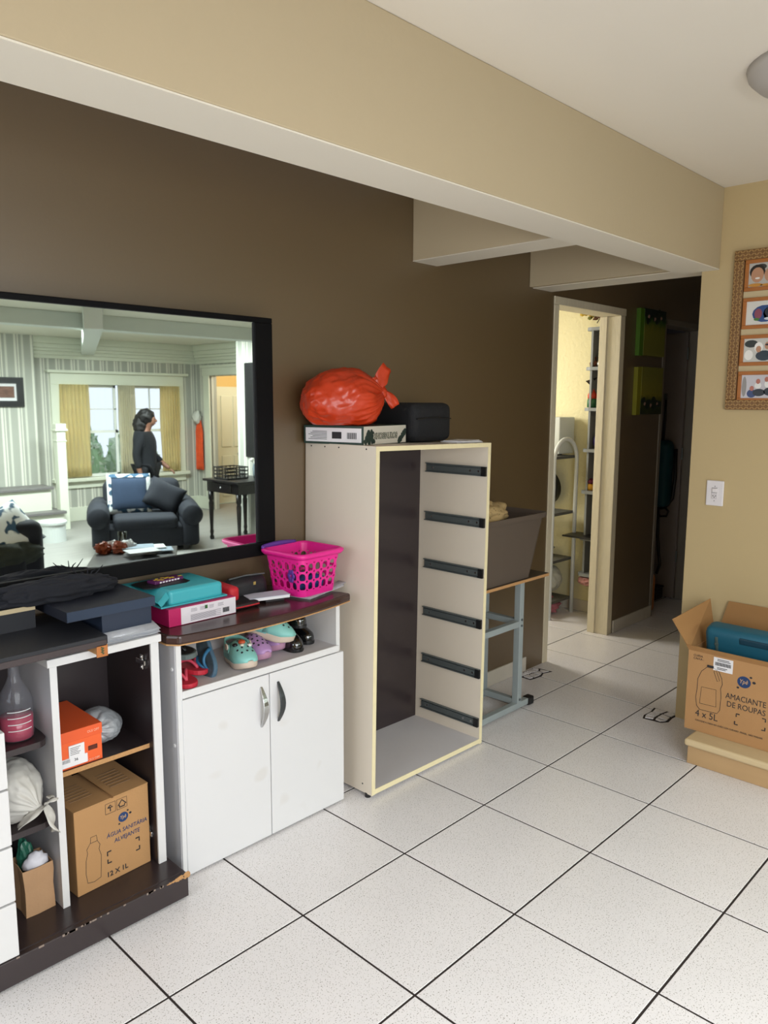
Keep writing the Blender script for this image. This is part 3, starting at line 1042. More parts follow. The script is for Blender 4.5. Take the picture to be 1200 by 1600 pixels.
for s_, hp in ((0.18, P3(0.29, 0.18, 0.79)), (-0.19, P3(-0.03, -0.19, 0.71))):
    for q in range(5):
        a_ = (q - 2) * 0.25
        bm = skin([hp, hp + dx * 0.035 + sd * 0.018 * (q - 2) * 0.7 + Vector((0, 0, -0.03)), hp + dx * (0.05 if q else 0.03) + sd * 0.02 * (q - 2) * 0.8 + Vector((0, 0, -0.065 if q else -0.035))],
                  [(0, 1), (1, 2)], [0.016, 0.010, 0.008], 1)
        obj('finger', bm, M_skin, pe, smooth=True)
for s_, f in ((0.09, 0.17), (-0.09, -0.23)):
    bm = BM()
    rbox(bm, (-0.07, -0.045, 0), (0.19, 0.045, 0.085), 0.035, 3, Matrix.Translation(P3(f, s_, 0.001)) @ Matrix.Rotation(math.atan2(dx.y, dx.x), 4, 'Z'))
    obj('shoe', bm, M_black, pe, smooth=True)
# greenery outside the window
rg = random.Random(9)
M_leaf = [mat('leaf_%d' % i, c_, 0.8, 0.5, 3) for i, c_ in enumerate(('#b4cfa6', '#9cc096', '#c8dcc0'))]
for k, (cx, cyv) in enumerate(((3.55, 11.7), (4.62, 11.7), (5.69, 11.7), (4.1, 12.9), (5.2, 12.9))):
    rt_ = thing('garden_shrub', ('pale green garden shrub behind the left window pane, in the mirror', 'pale green garden shrub behind the middle of the window, in the mirror', 'pale green garden shrub behind the right window pane, in the mirror', 'pale garden shrub in the back row, left, behind the window in the mirror', 'pale garden shrub in the back row, right, behind the window in the mirror')[k], 'shrub', (cx, cyv, -0.6), group='shrubs outside the living room window')
    obj('foliage', blob((cx, cyv, 0.22), (0.46, 0.45, 0.80), 0.35, 4, k, 3), M_leaf[k % 3], rt_)
    bm = BM()
    for q in range(420):
        n_ = Vector((rg.gauss(0, 1), rg.gauss(0, 1), rg.gauss(0, 1))).normalized()
        p_ = Vector((cx + n_.x * 0.46, cyv + n_.y * 0.47, 0.22 + n_.z * 0.83))
        s1 = Vector((rg.uniform(-1, 1), rg.uniform(-1, 1), rg.uniform(-1, 1))).normalized() * 0.09
        s2 = s1.cross(n_).normalized() * 0.035
        poly(bm, [p_ - s1, p_ + s2, p_ + s1, p_ - s2])
    o = obj('leaves', bm, M_leaf[(k + 1) % 3], rt_)
    o['kind'] = 'stuff'
struct('ground', mbox((1, 9.55, -0.7), (12, 16, -0.6)), mat('lawn', '#7f8f66', 0.9, 0.2, 3))
VIRT = False

# ------------------------------------------------------------------ mirror on the wall
mi = thing('wall_mirror', 'large black framed mirror on the brown wall reflecting a living room', 'mirror', (-0.25, YW - 0.03, 0.955))
MX0, MX1, MZ0, MZ1 = -0.95, 0.428, 0.955, 1.827
obj('glass', mbox((MX0 + 0.04, MIRY, MZ0 + 0.03), (MX1 - 0.04, MIRY + 0.006, MZ1 - 0.01)), M_mirror, mi)
for a_, b_ in (((MX0, 0.655, MZ1 - 0.019), (MX1, 0.733, MZ1)), ((MX0, 0.655, MZ0), (MX1, 0.733, 1.004)),
               ((MX0, 0.655, 1.004), (MX0 + 0.08, 0.733, MZ1 - 0.019)), ((MX1 - 0.079, 0.655, 1.004), (MX1, 0.733, MZ1 - 0.019))):
    obj('frame_bar', mbox(a_, b_), M_blackm, mi, bevel=0.003)
obj('backing', mbox((MX0 + 0.04, MIRY + 0.007, MZ0 + 0.03), (MX1 - 0.04, 0.70, MZ1 - 0.012)), M_black, mi)

# ------------------------------------------------------------------ white sideboard with dark plinth (left)
sb = thing('sideboard', 'open white and wenge sideboard with dark plinth and white drawers at far left', 'sideboard', (-0.65, 0.5, 0))
PZ = 0.083
bm = BM()
box(bm, (-1.3, 0.315, 0.008), (-0.195, 0.335, PZ))
box(bm, (-1.3, 0.335, 0.06), (-0.195, 0.725, PZ))
box(bm, (-0.213, 0.335, 0.008), (-0.195, 0.725, 0.06))
obj('plinth', bm, M_wenge, sb, bevel=0.003)
bm = BM()
rn = random.Random(2)
for k in range(9):
    x = -0.199 - 0.008 * k + rn.uniform(-0.004, 0.004)
    s_ = 0.011 * (1 - k / 10)
    add(bm, blob((x, 0.3165, PZ - 0.005), (0.009, 0.003, s_), 0.5, 5, k, 2))
obj('chipped_corner', bm, M_chip, sb)
bm = BM()
for k in range(22):
    x = -0.72 + 0.43 * rn.random()
    box(bm, (x, 0.3143, PZ - 0.002 - 0.004 * rn.random()), (x + 0.004 + 0.014 * rn.random(), 0.3156, PZ + 0.0004))
obj('edge_scuffs', bm, mat('scuff_pale', '#8d7d72', 0.9), sb, kind='stuff')
bm = BM()
for x in (-0.72, -0.28, -1.2):
    cyl(bm, (x, 0.345, 0), (x, 0.345, 0.03), 0.014, 10)
    cyl(bm, (x, 0.70, 0), (x, 0.70, 0.06), 0.014, 10)
obj('foot', bm, M_black, sb)
obj('divider_panel', mbox((-0.537, 0.425, PZ), (-0.517, 0.72, 0.803)), M_grayl, sb)
obj('divider_edge', mbox((-0.537, 0.422, PZ), (-0.517, 0.4255, 0.803)), M_white, sb)
obj('side_panel', mbox((-0.233, 0.422, PZ), (-0.207, 0.72, 0.803)), M_white, sb)
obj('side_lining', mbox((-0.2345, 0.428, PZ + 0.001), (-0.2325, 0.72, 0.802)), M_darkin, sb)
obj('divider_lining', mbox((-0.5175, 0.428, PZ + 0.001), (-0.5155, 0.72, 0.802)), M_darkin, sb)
obj('back_panel', mbox((-1.29, 0.712, PZ), (-0.207, 0.722, 0.803)), M_darkin, sb)
obj('top_panel', mbox((-0.545, 0.415, 0.803), (-0.2, 0.725, 0.826)), M_white, sb, bevel=0.002)
sh = obj('shelf', mbox((-0.5155, 0.452, 0.462), (-0.2345, 0.71, 0.476)), M_darkin, sb)
obj('shelf_edge', mbox((-0.5155, 0.450, 0.462), (-0.2345, 0.4525, 0.476)), M_chip, sh)
for zz in (0.575, 0.335):
    bm = BM()
    pts = [(-0.70, 0.71), (-0.70, 0.44)] + [(-0.575 + 0.035 * sin(q * pi / 12), 0.475 - 0.035 * cos(q * pi / 12)) for q in range(7)] + [(-0.5375, 0.50), (-0.5375, 0.71)]
    prism(bm, pts[::-1], zz, zz + 0.018)
    obj('niche_shelf', bm, M_wenge, sb)
# drawers
obj('drawer_case', mbox((-1.29, 0.335, PZ), (-0.70, 0.712, 0.70)), M_grayl, sb)
for k in range(4):
    z0 = PZ + 0.003 + k * 0.155
    dw = obj('drawer', mbox((-1.29, 0.316, z0), (-0.699, 0.334, z0 + 0.149)), M_white, sb, bevel=0.002)
    bm = BM()
    tube(bm, [(-1.06, 0.316, z0 + 0.075), (-1.05, 0.296, z0 + 0.075), (-0.94, 0.296, z0 + 0.075), (-0.93, 0.316, z0 + 0.075)], 0.005, 8)
    obj('drawer_handle', bm, M_chrome, dw, smooth=True)
for zz in (0.735, 0.175):
    bm = BM()
    rbox(bm, (-0.241, 0.462, zz - 0.024), (-0.2345, 0.478, zz + 0.024), 0.002, 1)
    rbox(bm, (-0.243, 0.445, zz - 0.008), (-0.2345, 0.50, zz + 0.008), 0.002, 1)
    for dz in (-0.016, 0.016):
        cyl(bm, (-0.244, 0.47, zz + dz), (-0.238, 0.47, zz + dz), 0.004, 8)
    obj('hinge_plate', bm, M_chrome, sb)

# loose dark panel lying over it
lp = thing('loose_panel', 'loose dark panel with a raw chipboard rail, lying across the sideboard top', 'panel', (-0.85, 0.52, 0.826))
bm = BM()
prism(bm, [(-1.4, 0.365), (-0.395, 0.362), (-0.375, 0.70), (-1.4, 0.70)], 0.853, 0.877)
obj('board', bm, M_panelg, lp, bevel=0.002)
obj('front_lip', mbox((-1.4, 0.3605, 0.848), (-0.398, 0.3655, 0.866)), mat('lip_wenge', '#3b3031', 0.35, 0.1, 5), lp, bevel=0.002)
rl = obj('raw_rail', mbox((-0.428, 0.364, 0.8265), (-0.398, 0.69, 0.853)), M_chip, lp)
obj('rail_end', mbox((-0.429, 0.3605, 0.819), (-0.397, 0.3645, 0.852)), mat('chip_end', '#b3713f', 0.9, 0.25, 90), rl)
bm = BM()
tube(bm, [(-0.413 + 0.004 * sin(k * 1.6), 0.359, 0.827 + k * 0.0018) for k in range(12)], 0.0017, 6)
obj('screw_plug', bm, mat('plug_green', '#4a5a3a', 0.6), rl)
obj('rail', mbox((-1.25, 0.367, 0.701), (-1.22, 0.69, 0.853)), M_chip, lp)  # support added out of frame to hold up the panel's left end
# second board resting on it
l2 = thing('dark_slab', 'thick dark slab with pale raw edge lying on the loose panel, at far left', 'panel', (-0.9, 0.61, 0.877))
obj('slab', mbox((-1.4, 0.58, 0.877), (-0.505, 0.70, 0.944)), M_panelg, l2)
obj('raw_edge', mbox((-1.4, 0.577, 0.931), (-0.505, 0.580, 0.944)), mat('edge_tan', '#bfae8c', 0.8, 0.1, 20), l2)

# dark blue flat box
bb = thing('blue_flat_box', 'flat dark navy blue lidded box on the sideboard top beside the turquoise tray', 'box', (-0.28, 0.59, 0.832))
M_navyb = mat('navy_card', '#1b273b', 0.6, 0.06, 4)
M_navyt = mat('navy_card_top', '#191d2a', 0.6, 0.08, 4)
obj('base', mbox((-0.370, 0.446, 0.858), (-0.212, 0.70, 0.918)), M_navyb, bb, bevel=0.002)
bm = BM()
box(bm, (-0.475, 0.437, 0.934), (-0.205, 0.715, 0.942))
box(bm, (-0.475, 0.437, 0.912), (-0.205, 0.441, 0.934))
box(bm, (-0.209, 0.441, 0.912), (-0.205, 0.715, 0.934))
box(bm, (-0.475, 0.441, 0.912), (-0.471, 0.715, 0.934))
obj('lid', bm, M_navyt, bb)
obj('lid_front', mbox((-0.475, 0.4355, 0.913), (-0.205, 0.4372, 0.9415)), mat('navy_card_front', '#243247', 0.7, 0.06, 6), bb)
# folded clear plastic under it
bm = BM()
add(bm, mbox((-0.388, 0.428, 0.8268), (-0.207, 0.69, 0.8565)))
for k, (x0, x1, y0) in enumerate(((-0.392, -0.198, 0.420), (-0.392, -0.20, 0.424), (-0.392, -0.197, 0.422))):
    rows = []
    for i in range(13):
        x = x0 + (x1 - x0) * i / 12
        rows.append([bm.verts.new((x, y0 + 0.045 * j, 0.8272 + (0.010 + 0.009 * k) * (1 if j else 0.5) + 0.0012 * sin(i * 1.1 + j))) for j in range(6)])
    loft(bm, rows, cap=False, closed=False)
tag(obj('plastic_sheet', bm, M_film, smooth=True, solid=0.0008), 'folded clear plastic sheet under the navy box on the sideboard', 'plastic sheet')

hp = thing('dark_cloth_heap', 'crumpled dark navy cloth heap lying along the mirror bottom on the navy box', 'cloth', (-0.42, 0.60, 0.942))  # dark shapes in the image guessed as cloth; also covers the wall strip
M_heap = mat('heap_navy', '#15171f', 0.9, 0.2, 15, 0.2, 60)
obj('cloth', blob((-0.44, 0.598, 0.972), (0.185, 0.046, 0.040), 0.28, 3.5, 21, 5, flat=-0.029), M_heap, hp, smooth=True)
bm = BM()
for q in range(5):
    tube(bm, [(-0.335, 0.60, 0.985), (-0.335 + 0.014 * (q - 2), 0.60, 1.004 + 0.006 * (q % 2)), (-0.335 + 0.024 * (q - 2), 0.597, 1.016 + 0.010 * ((q + 1) % 2))], [0.003, 0.002, 0.001], 5)
obj('frayed_tuft', bm, M_heap, hp)

# things in the sideboard
bt = thing('liquid_bottle', 'clear bottle half full of pink liquid in the niche, upper shelf', 'bottle', (-0.60, 0.51, 0.593))
bm = BM()
prof = [(0.03, 0.5935), (0.043, 0.597), (0.045, 0.61), (0.045, 0.70), (0.040, 0.722), (0.022, 0.755), (0.015, 0.775), (0.015, 0.80), (0.018, 0.802), (0.018, 0.812)]
lathe(bm, prof, (-0.60, 0.51, 0), 20)
obj('bottle', bm, mat('bottle_clear', '#8a8a92', 0.08, alpha=0.22, spec=1.0), bt, smooth=True)
bm = BM()
lathe(bm, [(0.03, 0.596), (0.042, 0.599), (0.043, 0.66), (0.001, 0.661)], (-0.60, 0.51, 0), 20)
obj('pink_liquid', bm, mat('liquid_pink', '#c0224f', 0.15, spec=0.6), bt, smooth=True)
bm = BM()
for k in range(4):
    tube(bm, [(-0.60 + 0.046 * cos(a_), 0.51 + 0.046 * sin(a_), 0.63 + 0.018 * k) for a_ in [-2.4 + 0.2 * q for q in range(8)]], 0.0012, 5)
obj('ridge', bm, M_paper, bt)
cy = BM()
cyl(cy, (-0.60, 0.51, 0.81), (-0.60, 0.51, 0.835), 0.018, 14)
obj('cap', cy, mat('cap_dark', '#2b2d33', 0.4), bt)

wb = thing('white_plastic_bag', 'stuffed white plastic bag tied in a bow on the lower niche shelf', 'bag', (-0.60, 0.52, 0.353))
M_wbag = mat('bag_white', '#dedbd4', 0.35, 0.05, 10, 0.15, 30, translucent=0.2)
obj('body', bag((-0.617, 0.530, 0.435), (0.074, 0.10, 0.084), (0.25, -0.95, -0.2), 1.0 * 0.115, 15, 0.08, 3, zmin=0.354), M_wbag, wb, smooth=True)
kx = (-0.57, 0.425, 0.412)
for e, m_ in (((-0.556, 0.40, 0.338), (-0.562, 0.395, 0.39)), ((-0.65, 0.41, 0.385), (-0.61, 0.40, 0.42)), ((-0.556, 0.405, 0.437), (-0.56, 0.40, 0.44))):
    obj('tied_end', leaf_strip(kx, m_, e, 0.018, wave=0.003), M_wbag, wb, smooth=True, solid=0.001)
obj('black_print', blob((-0.515, 0.47, 0.455), (0.012, 0.008, 0.022), 0.6, 5, 1, 2), M_black, wb)

pb_ = thing('paper_bag', 'open brown paper bag on the plinth of the sideboard niche', 'bag', (-0.59, 0.50, 0.083))
M_kraft = mat('kraft_paper', '#b08a66', 0.8, 0.08, 14, 0.25, 26)
bm = BM()
rings = []
for z, e in ((0.0835, 0.0), (0.12, 0.002), (0.16, -0.001), (0.20, 0.003), (0.224, 0.005)):
    ring = []
    for (x, y_) in ((-0.628, 0.455), (-0.592, 0.452), (-0.548, 0.455), (-0.548, 0.50), (-0.548, 0.545), (-0.59, 0.548), (-0.628, 0.545), (-0.624, 0.50)):
        ring.append(bm.verts.new((x + (x + 0.588) * e * 10 + rn.uniform(-0.002, 0.002), y_ + (y_ - 0.5) * e * 10 + rn.uniform(-0.002, 0.002), z)))
    rings.append(ring)
loft(bm, rings, cap=False)
bm.faces.new(rings[0][::-1])
obj('bag', bm, M_kraft, pb_, solid=0.002)
tag(obj('green_packet', blob((-0.60, 0.515, 0.235), (0.022, 0.022, 0.05), 0.3, 3, 2, 3), mat('packet_green', '#1d5a48', 0.4, 0.2, 10)), 'dark green packet sticking out of the brown paper bag', 'packet')
tag(obj('white_bundle', blob((-0.585, 0.478, 0.222), (0.034, 0.02, 0.034), 0.3, 3, 5, 3), mat('bundle_white', '#d3d2da', 0.7, 0.05, 8), smooth=True), 'white bundle sticking out of the brown paper bag', 'bundle')

ob = thing('orange_shoe_box', 'bright orange lidded shoe box with a white label on the sideboard shelf', 'box', (-0.445, 0.57, 0.476))
M_or = mat('shoebox_orange', '#e8602a', 0.6, 0.03, 5)
M_or2 = mat('shoebox_lid', '#e25a28', 0.6, 0.03, 5)
OBM = Matrix.Translation((-0.446, 0.457, 0.4762))
obj('base', mbox((-0.068, 0.003, 0), (0.064, 0.235, 0.083), OBM), M_or, ob)
bm = BM()
box(bm, (-0.070, 0, 0.079), (0.066, 0.238, 0.112), OBM)
obj('lid', bm, M_or2, ob, bevel=0.0015)
lb = obj('price_label', mbox((-0.068, -0.0005, 0.006), (0.018, 0.0031, 0.032), OBM), M_paper, ob)
obj('label_upper', mbox((-0.036, -0.0004, 0.032), (0.010, 0.0032, 0.068), OBM), M_paper, lb)
bm = BM()
for k in range(14):
    box(bm, (-0.064 + k * 0.0022, -0.0010, 0.020), (-0.0632 + k * 0.0022, -0.0004, 0.030), OBM)
for k in range(5):
    box(bm, (-0.032, -0.0010, 0.060 - k * 0.005), (-0.032 + 0.03 - 0.004 * (k % 3), -0.0003, 0.0612 - k * 0.005), OBM)
obj('label_print', bm, M_ink, lb)
text('36', OBM @ Vector((-0.022, -0.0008, 0.020)), FACE_MY, 0.012, M_ink, lb)
text('OUI OFF', OBM @ Vector((0.020, -0.0006, 0.092)), FACE_MY, 0.0105, mat('print_peach', '#f4b79a', 0.6), ob, sx=0.9)
text('OUI OFF', OBM @ Vector((0.021, 0.0020, 0.004)), FACE_MY, 0.0100, mat('print_peach', '#f4b79a', 0.6), ob, sx=0.9)
bm = BM()
rbox(bm, (0.022, 0.0015, 0.036), (0.050, 0.0033, 0.050), 0.0008, 1, OBM)
obj('finger_hole', bm, mat('hole_dark', '#5a2413', 0.8), ob)
bm = BM()
tube(bm, [OBM @ Vector((-0.055 + 0.02 * cos(q), 0.09 + 0.03 * sin(q), 0.1125)) for q in [k * 0.35 for k in range(14)]], 0.0012, 5)
obj('lid_emblem', bm, mat('print_peach', '#f4b79a', 0.6), ob)
bm = bag((-0.335, 0.575, 0.530), (0.062, 0.075, 0.050), (-0.6, -0.5, 0.2), 0.085, 11, 0.10, 8, zmin=0.4775)
tag(obj('plastic_wrapped_bundle', bm, mat('film_grey', '#a9adb2', 0.2, 0.25, 20, 0.4, 50, alpha=0.9, spec=0.9), smooth=True), 'grey see-through plastic bag behind the orange shoe box', 'bag')

# cardboard box AGUA SANITARIA
ag = thing('cardboard_box', 'brown cardboard bleach box with drawn bottle, inside the sideboard', 'box', (-0.36, 0.53, 0.083))
AGM = Matrix.Translation((-0.486, 0.440, 0.0835)) @ Matrix.Rotation(radians(3.5), 4, 'Z')
AW, AD, AH = 0.243, 0.225, 0.262
obj('body', mbox((0, 0, 0), (AW, AD, AH), AGM), M_card, ag, bevel=0.002)
F1 = [(0, 0.0, AH + 0.0015), (0.118, 0.0, AH + 0.0015), (0.108, AD, AH + 0.003), (0, AD, AH + 0.003)]
F2 = [(0.126, 0.0, AH + 0.0015), (AW, 0.0, AH + 0.0015), (AW, AD, AH + 0.012), (0.122, AD, AH + 0.016)]
for F in (F1, F2):
    bm = BM()
    poly(bm, [AGM @ Vector(p) for p in F])
    obj('flap', bm, M_card, ag, solid=0.003)
AGB = AGM @ FACE_MY


def apos(x, z, e=0.0006):
    return AGM @ Vector((x, -e, z))


R35 = Matrix.Rotation(radians(3.5), 4, 'Z')
text('ÁGUA SANITÁRIA', apos(0.098, 0.142), R35 @ FACE_MY, 0.0185, M_inkb, ag, sx=0.92, shear=0.12)
text('ALVEJANTE', apos(0.122, 0.118), R35 @ FACE_MY, 0.0185, M_inkb, ag, sx=0.92, shear=0.12)
text('12 X 1L', apos(0.092, 0.018), R35 @ FACE_MY, 0.022, M_ink, ag, bold=0.0004)


def emblem(parent, fmt, c, s, M):
    """round blue emblem with lettering and three dots; fmt maps (x, z) to a point"""
    def disc(x, z, rx, rz, e, n=20):
        bm = BM()
        a_ = [bm.verts.new(fmt(x + rx * cos(2 * pi * k / n), z + rz * sin(2 * pi * k / n), e)) for k in range(n)]
        b_ = [bm.verts.new(fmt(x + rx * cos(2 * pi * k / n), z + rz * sin(2 * pi * k / n), 0.0001)) for k in range(n)]
        loft(bm, [b_, a_])
        return bm
    e0 = obj('emblem', disc(c[0], c[1], s, s * 0.92, 0.0006), M_inkb, parent)
    for dx_, dz_, r_ in ((0.95, 0.95, 0.2), (1.45, 0.25, 0.26), (-0.85, -1.05, 0.2)):
        add_ = disc(c[0] + dx_ * s, c[1] + dz_ * s, r_ * s, r_ * s * 0.8, 0.0006, 10)
        obj('emblem_dot', add_, M_ink, e0)
    text('Ypê', fmt(c[0] - s * 0.72, c[1] - s * 0.25, 0.0009), M, s * 0.95, mat('print_tan', '#c7a27a', 0.8), e0, sx=0.85, shear=0.2)


emblem(ag, apos, (0.155, 0.188), 0.0165, R35 @ FACE_MY)


def outline(parent, fmt, pts, r=0.0007, name='line_drawing'):
    bm = BM()
    tube(bm, [fmt(x, z, 0.0004) for x, z in pts], r, 5)
    obj(name, bm, M_ink, parent)


outline(ag, apos, [(0.032, 0.03), (0.028, 0.06), (0.03, 0.10), (0.036, 0.122), (0.034, 0.135), (0.045, 0.15), (0.068, 0.15), (0.076, 0.135), (0.072, 0.122), (0.078, 0.10), (0.076, 0.06), (0.074, 0.03), (0.053, 0.025), (0.032, 0.03)])
outline(ag, apos, [(0.046, 0.15), (0.048, 0.168), (0.066, 0.168), (0.068, 0.15)])
for (x, z, sx_, sz_) in ((0.098, 0.098, 1, -1), (0.205, 0.100, -1, -1), (0.098, 0.062, 1, 1), (0.205, 0.060, -1, 1)):
    outline(ag, apos, [(x, z + sz_ * 0.012), (x, z), (x + sx_ * 0.012, z)], 0.0022, 'corner_mark')
for k in range(2):
    x = 0.098 + 0.038 * k
    outline(ag, apos, [(x, 0.218), (x + 0.033, 0.218), (x + 0.033, 0.250), (x, 0.250), (x, 0.218)])
outline(ag, apos, [(0.106, 0.236), (0.114, 0.243), (0.122, 0.236), (0.106, 0.236), (0.114, 0.236), (0.114, 0.224)], 0.0018)
outline(ag, apos, [(0.144, 0.224), (0.161, 0.224), (0.161, 0.230), (0.166, 0.230), (0.1525, 0.245), (0.140, 0.230), (0.144, 0.230), (0.144, 0.224)], 0.0018)
bm = BM()
for k in range(6):
    box(bm, (0.02, 0.06 + k * 0.018, AH + 0.0035), (0.09, 0.064 + k * 0.018, AH + 0.0045), AGM)
    box(bm, (0.145, 0.05 + k * 0.018, AH + 0.0075 + k * 0.0005), (0.215, 0.054 + k * 0.018, AH + 0.009 + k * 0.0005), AGM)
obj('top_print', bm, mat('print_faint', '#8c6e50', 0.9), ag, kind='stuff')

# ------------------------------------------------------------------ white shoe cabinet
sc = thing('shoe_cabinet', 'white two door shoe cabinet with dark bow front top and open shoe shelf', 'cabinet', (0.195, 0.56, 0))
obj('side_panel', mbox((-0.157, 0.408, 0.0), (-0.139, 0.722, 0.786)), M_white, sc)
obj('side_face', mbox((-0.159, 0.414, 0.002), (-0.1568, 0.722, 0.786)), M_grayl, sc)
obj('side_panel', mbox((0.523, 0.422, 0.0), (0.541, 0.722, 0.786)), M_white, sc)
obj('back_panel', mbox((-0.139, 0.708, 0.01), (0.523, 0.72, 0.786)), M_white, sc)
obj('bottom_panel', mbox((-0.139, 0.424, 0.03), (0.523, 0.708, 0.046)), M_white, sc)
M_shelfg = mat('shelf_greywhite', '#c9c6c9', 0.45, 0.04, 5)
obj('shoe_shelf', mbox((-0.139, 0.412, 0.606), (0.523, 0.708, 0.622)), M_shelfg, sc)
obj('shelf_lip', mbox((-0.139, 0.405, 0.603), (0.523, 0.4125, 0.628)), M_white, sc, bevel=0.003)
M_door = mat('door_white_scuffed', '#d8d7d8', 0.36, 0.02, 4, speck=(8, 0.68, '#d2cfcd'))
for x0, x1 in ((-0.142, 0.1955), (0.1985, 0.544)):
    dd = obj('door', mbox((x0, 0.404, 0.008), (x1, 0.421, 0.600)), M_door, sc, bevel=0.002)
    hx = 0.160 if x0 < 0 else 0.233
    bm = BM()
    pts = [(hx, 0.404 - 0.028 * sin(pi * k / 12), 0.419 + 0.145 * k / 12) for k in range(13)]
    rings = []
    for k, p in enumerate(pts):
        wd = 0.004 + 0.0065 * sin(pi * k / 12)
        rings.append([bm.verts.new((p[0] + sx_ * wd, p[1] + sy_ * 0.003, p[2])) for sx_, sy_ in ((-1, -1), (1, -1), (1, 1), (-1, 1))])
    loft(bm, rings)
    obj('door_handle', bm, M_chrome if x0 < 0 else mat('handle_gunmetal', '#45484a', 0.35, metal=0.6), dd, bevel=0.001,
        label='worn bright silver bow handle' if x0 < 0 else 'dark grey bow handle')
bm = BM()
pts = [(-0.185, 0.728), (-0.185, 0.412)] + [(-0.16 + 0.73 * t / 12, 0.405 - 0.055 * sin(pi * min(1, 0.12 + 0.85 * t / 12)) ** 0.8) for t in range(13)] + [(0.578, 0.40), (0.572, 0.44), (0.555, 0.47), (0.555, 0.728)]
prism(bm, pts, 0.789, 0.818)
tp = obj('top', bm, mat('top_wenge_film', '#3b2622', 0.25, 0.2, 8, 0.06, 18), sc, bevel=0.008)
bm = BM()
prism(bm, [(x, y_ + 0.003) for x, y_ in pts], 0.7855, 0.7895)
obj('raw_underside', bm, M_chip, sc)
bm = BM()
for zz in (0.70, 0.45):
    cyl(bm, (-0.162, 0.43, zz), (-0.158, 0.43, zz), 0.006, 8)
obj('screw_cap', bm, M_white, sc)

# ------------------------------------------------------------------ shoes on the open shelf
def foot_outline(L, W, n=28):
    """closed outline, heel at x=0, toe at x=L"""
    pts = []
    for k in range(n):
        a_ = 2 * pi * k / n
        x = 0.5 - 0.5 * cos(a_)
        hw = (0.72 + 0.28 * sin(pi * (x - 0.25))) if 0.12 < x < 0.88 else 0
        e = sqrt(max(0, 1 - abs(2 * x - 1) ** 3.2))
        wd = e * (0.40 + 0.10 * x - 0.05 * math.exp(-((x - 0.42) / 0.16) ** 2))
        pts.append((x * L, wd * W * (1 if sin(a_) >= 0 else -1)))
    return pts


def M_shoe(heel, toe, z, roll=0.0, pitch=0.0):
    d = Vector((toe[0] - heel[0], toe[1] - heel[1], 0))
    a_ = math.atan2(d.y, d.x)
    return Matrix.Translation((heel[0], heel[1], z)) @ Matrix.Rotation(a_, 4, 'Z') @ Matrix.Rotation(pitch, 4, 'Y') @ Matrix.Rotation(roll, 4, 'X')


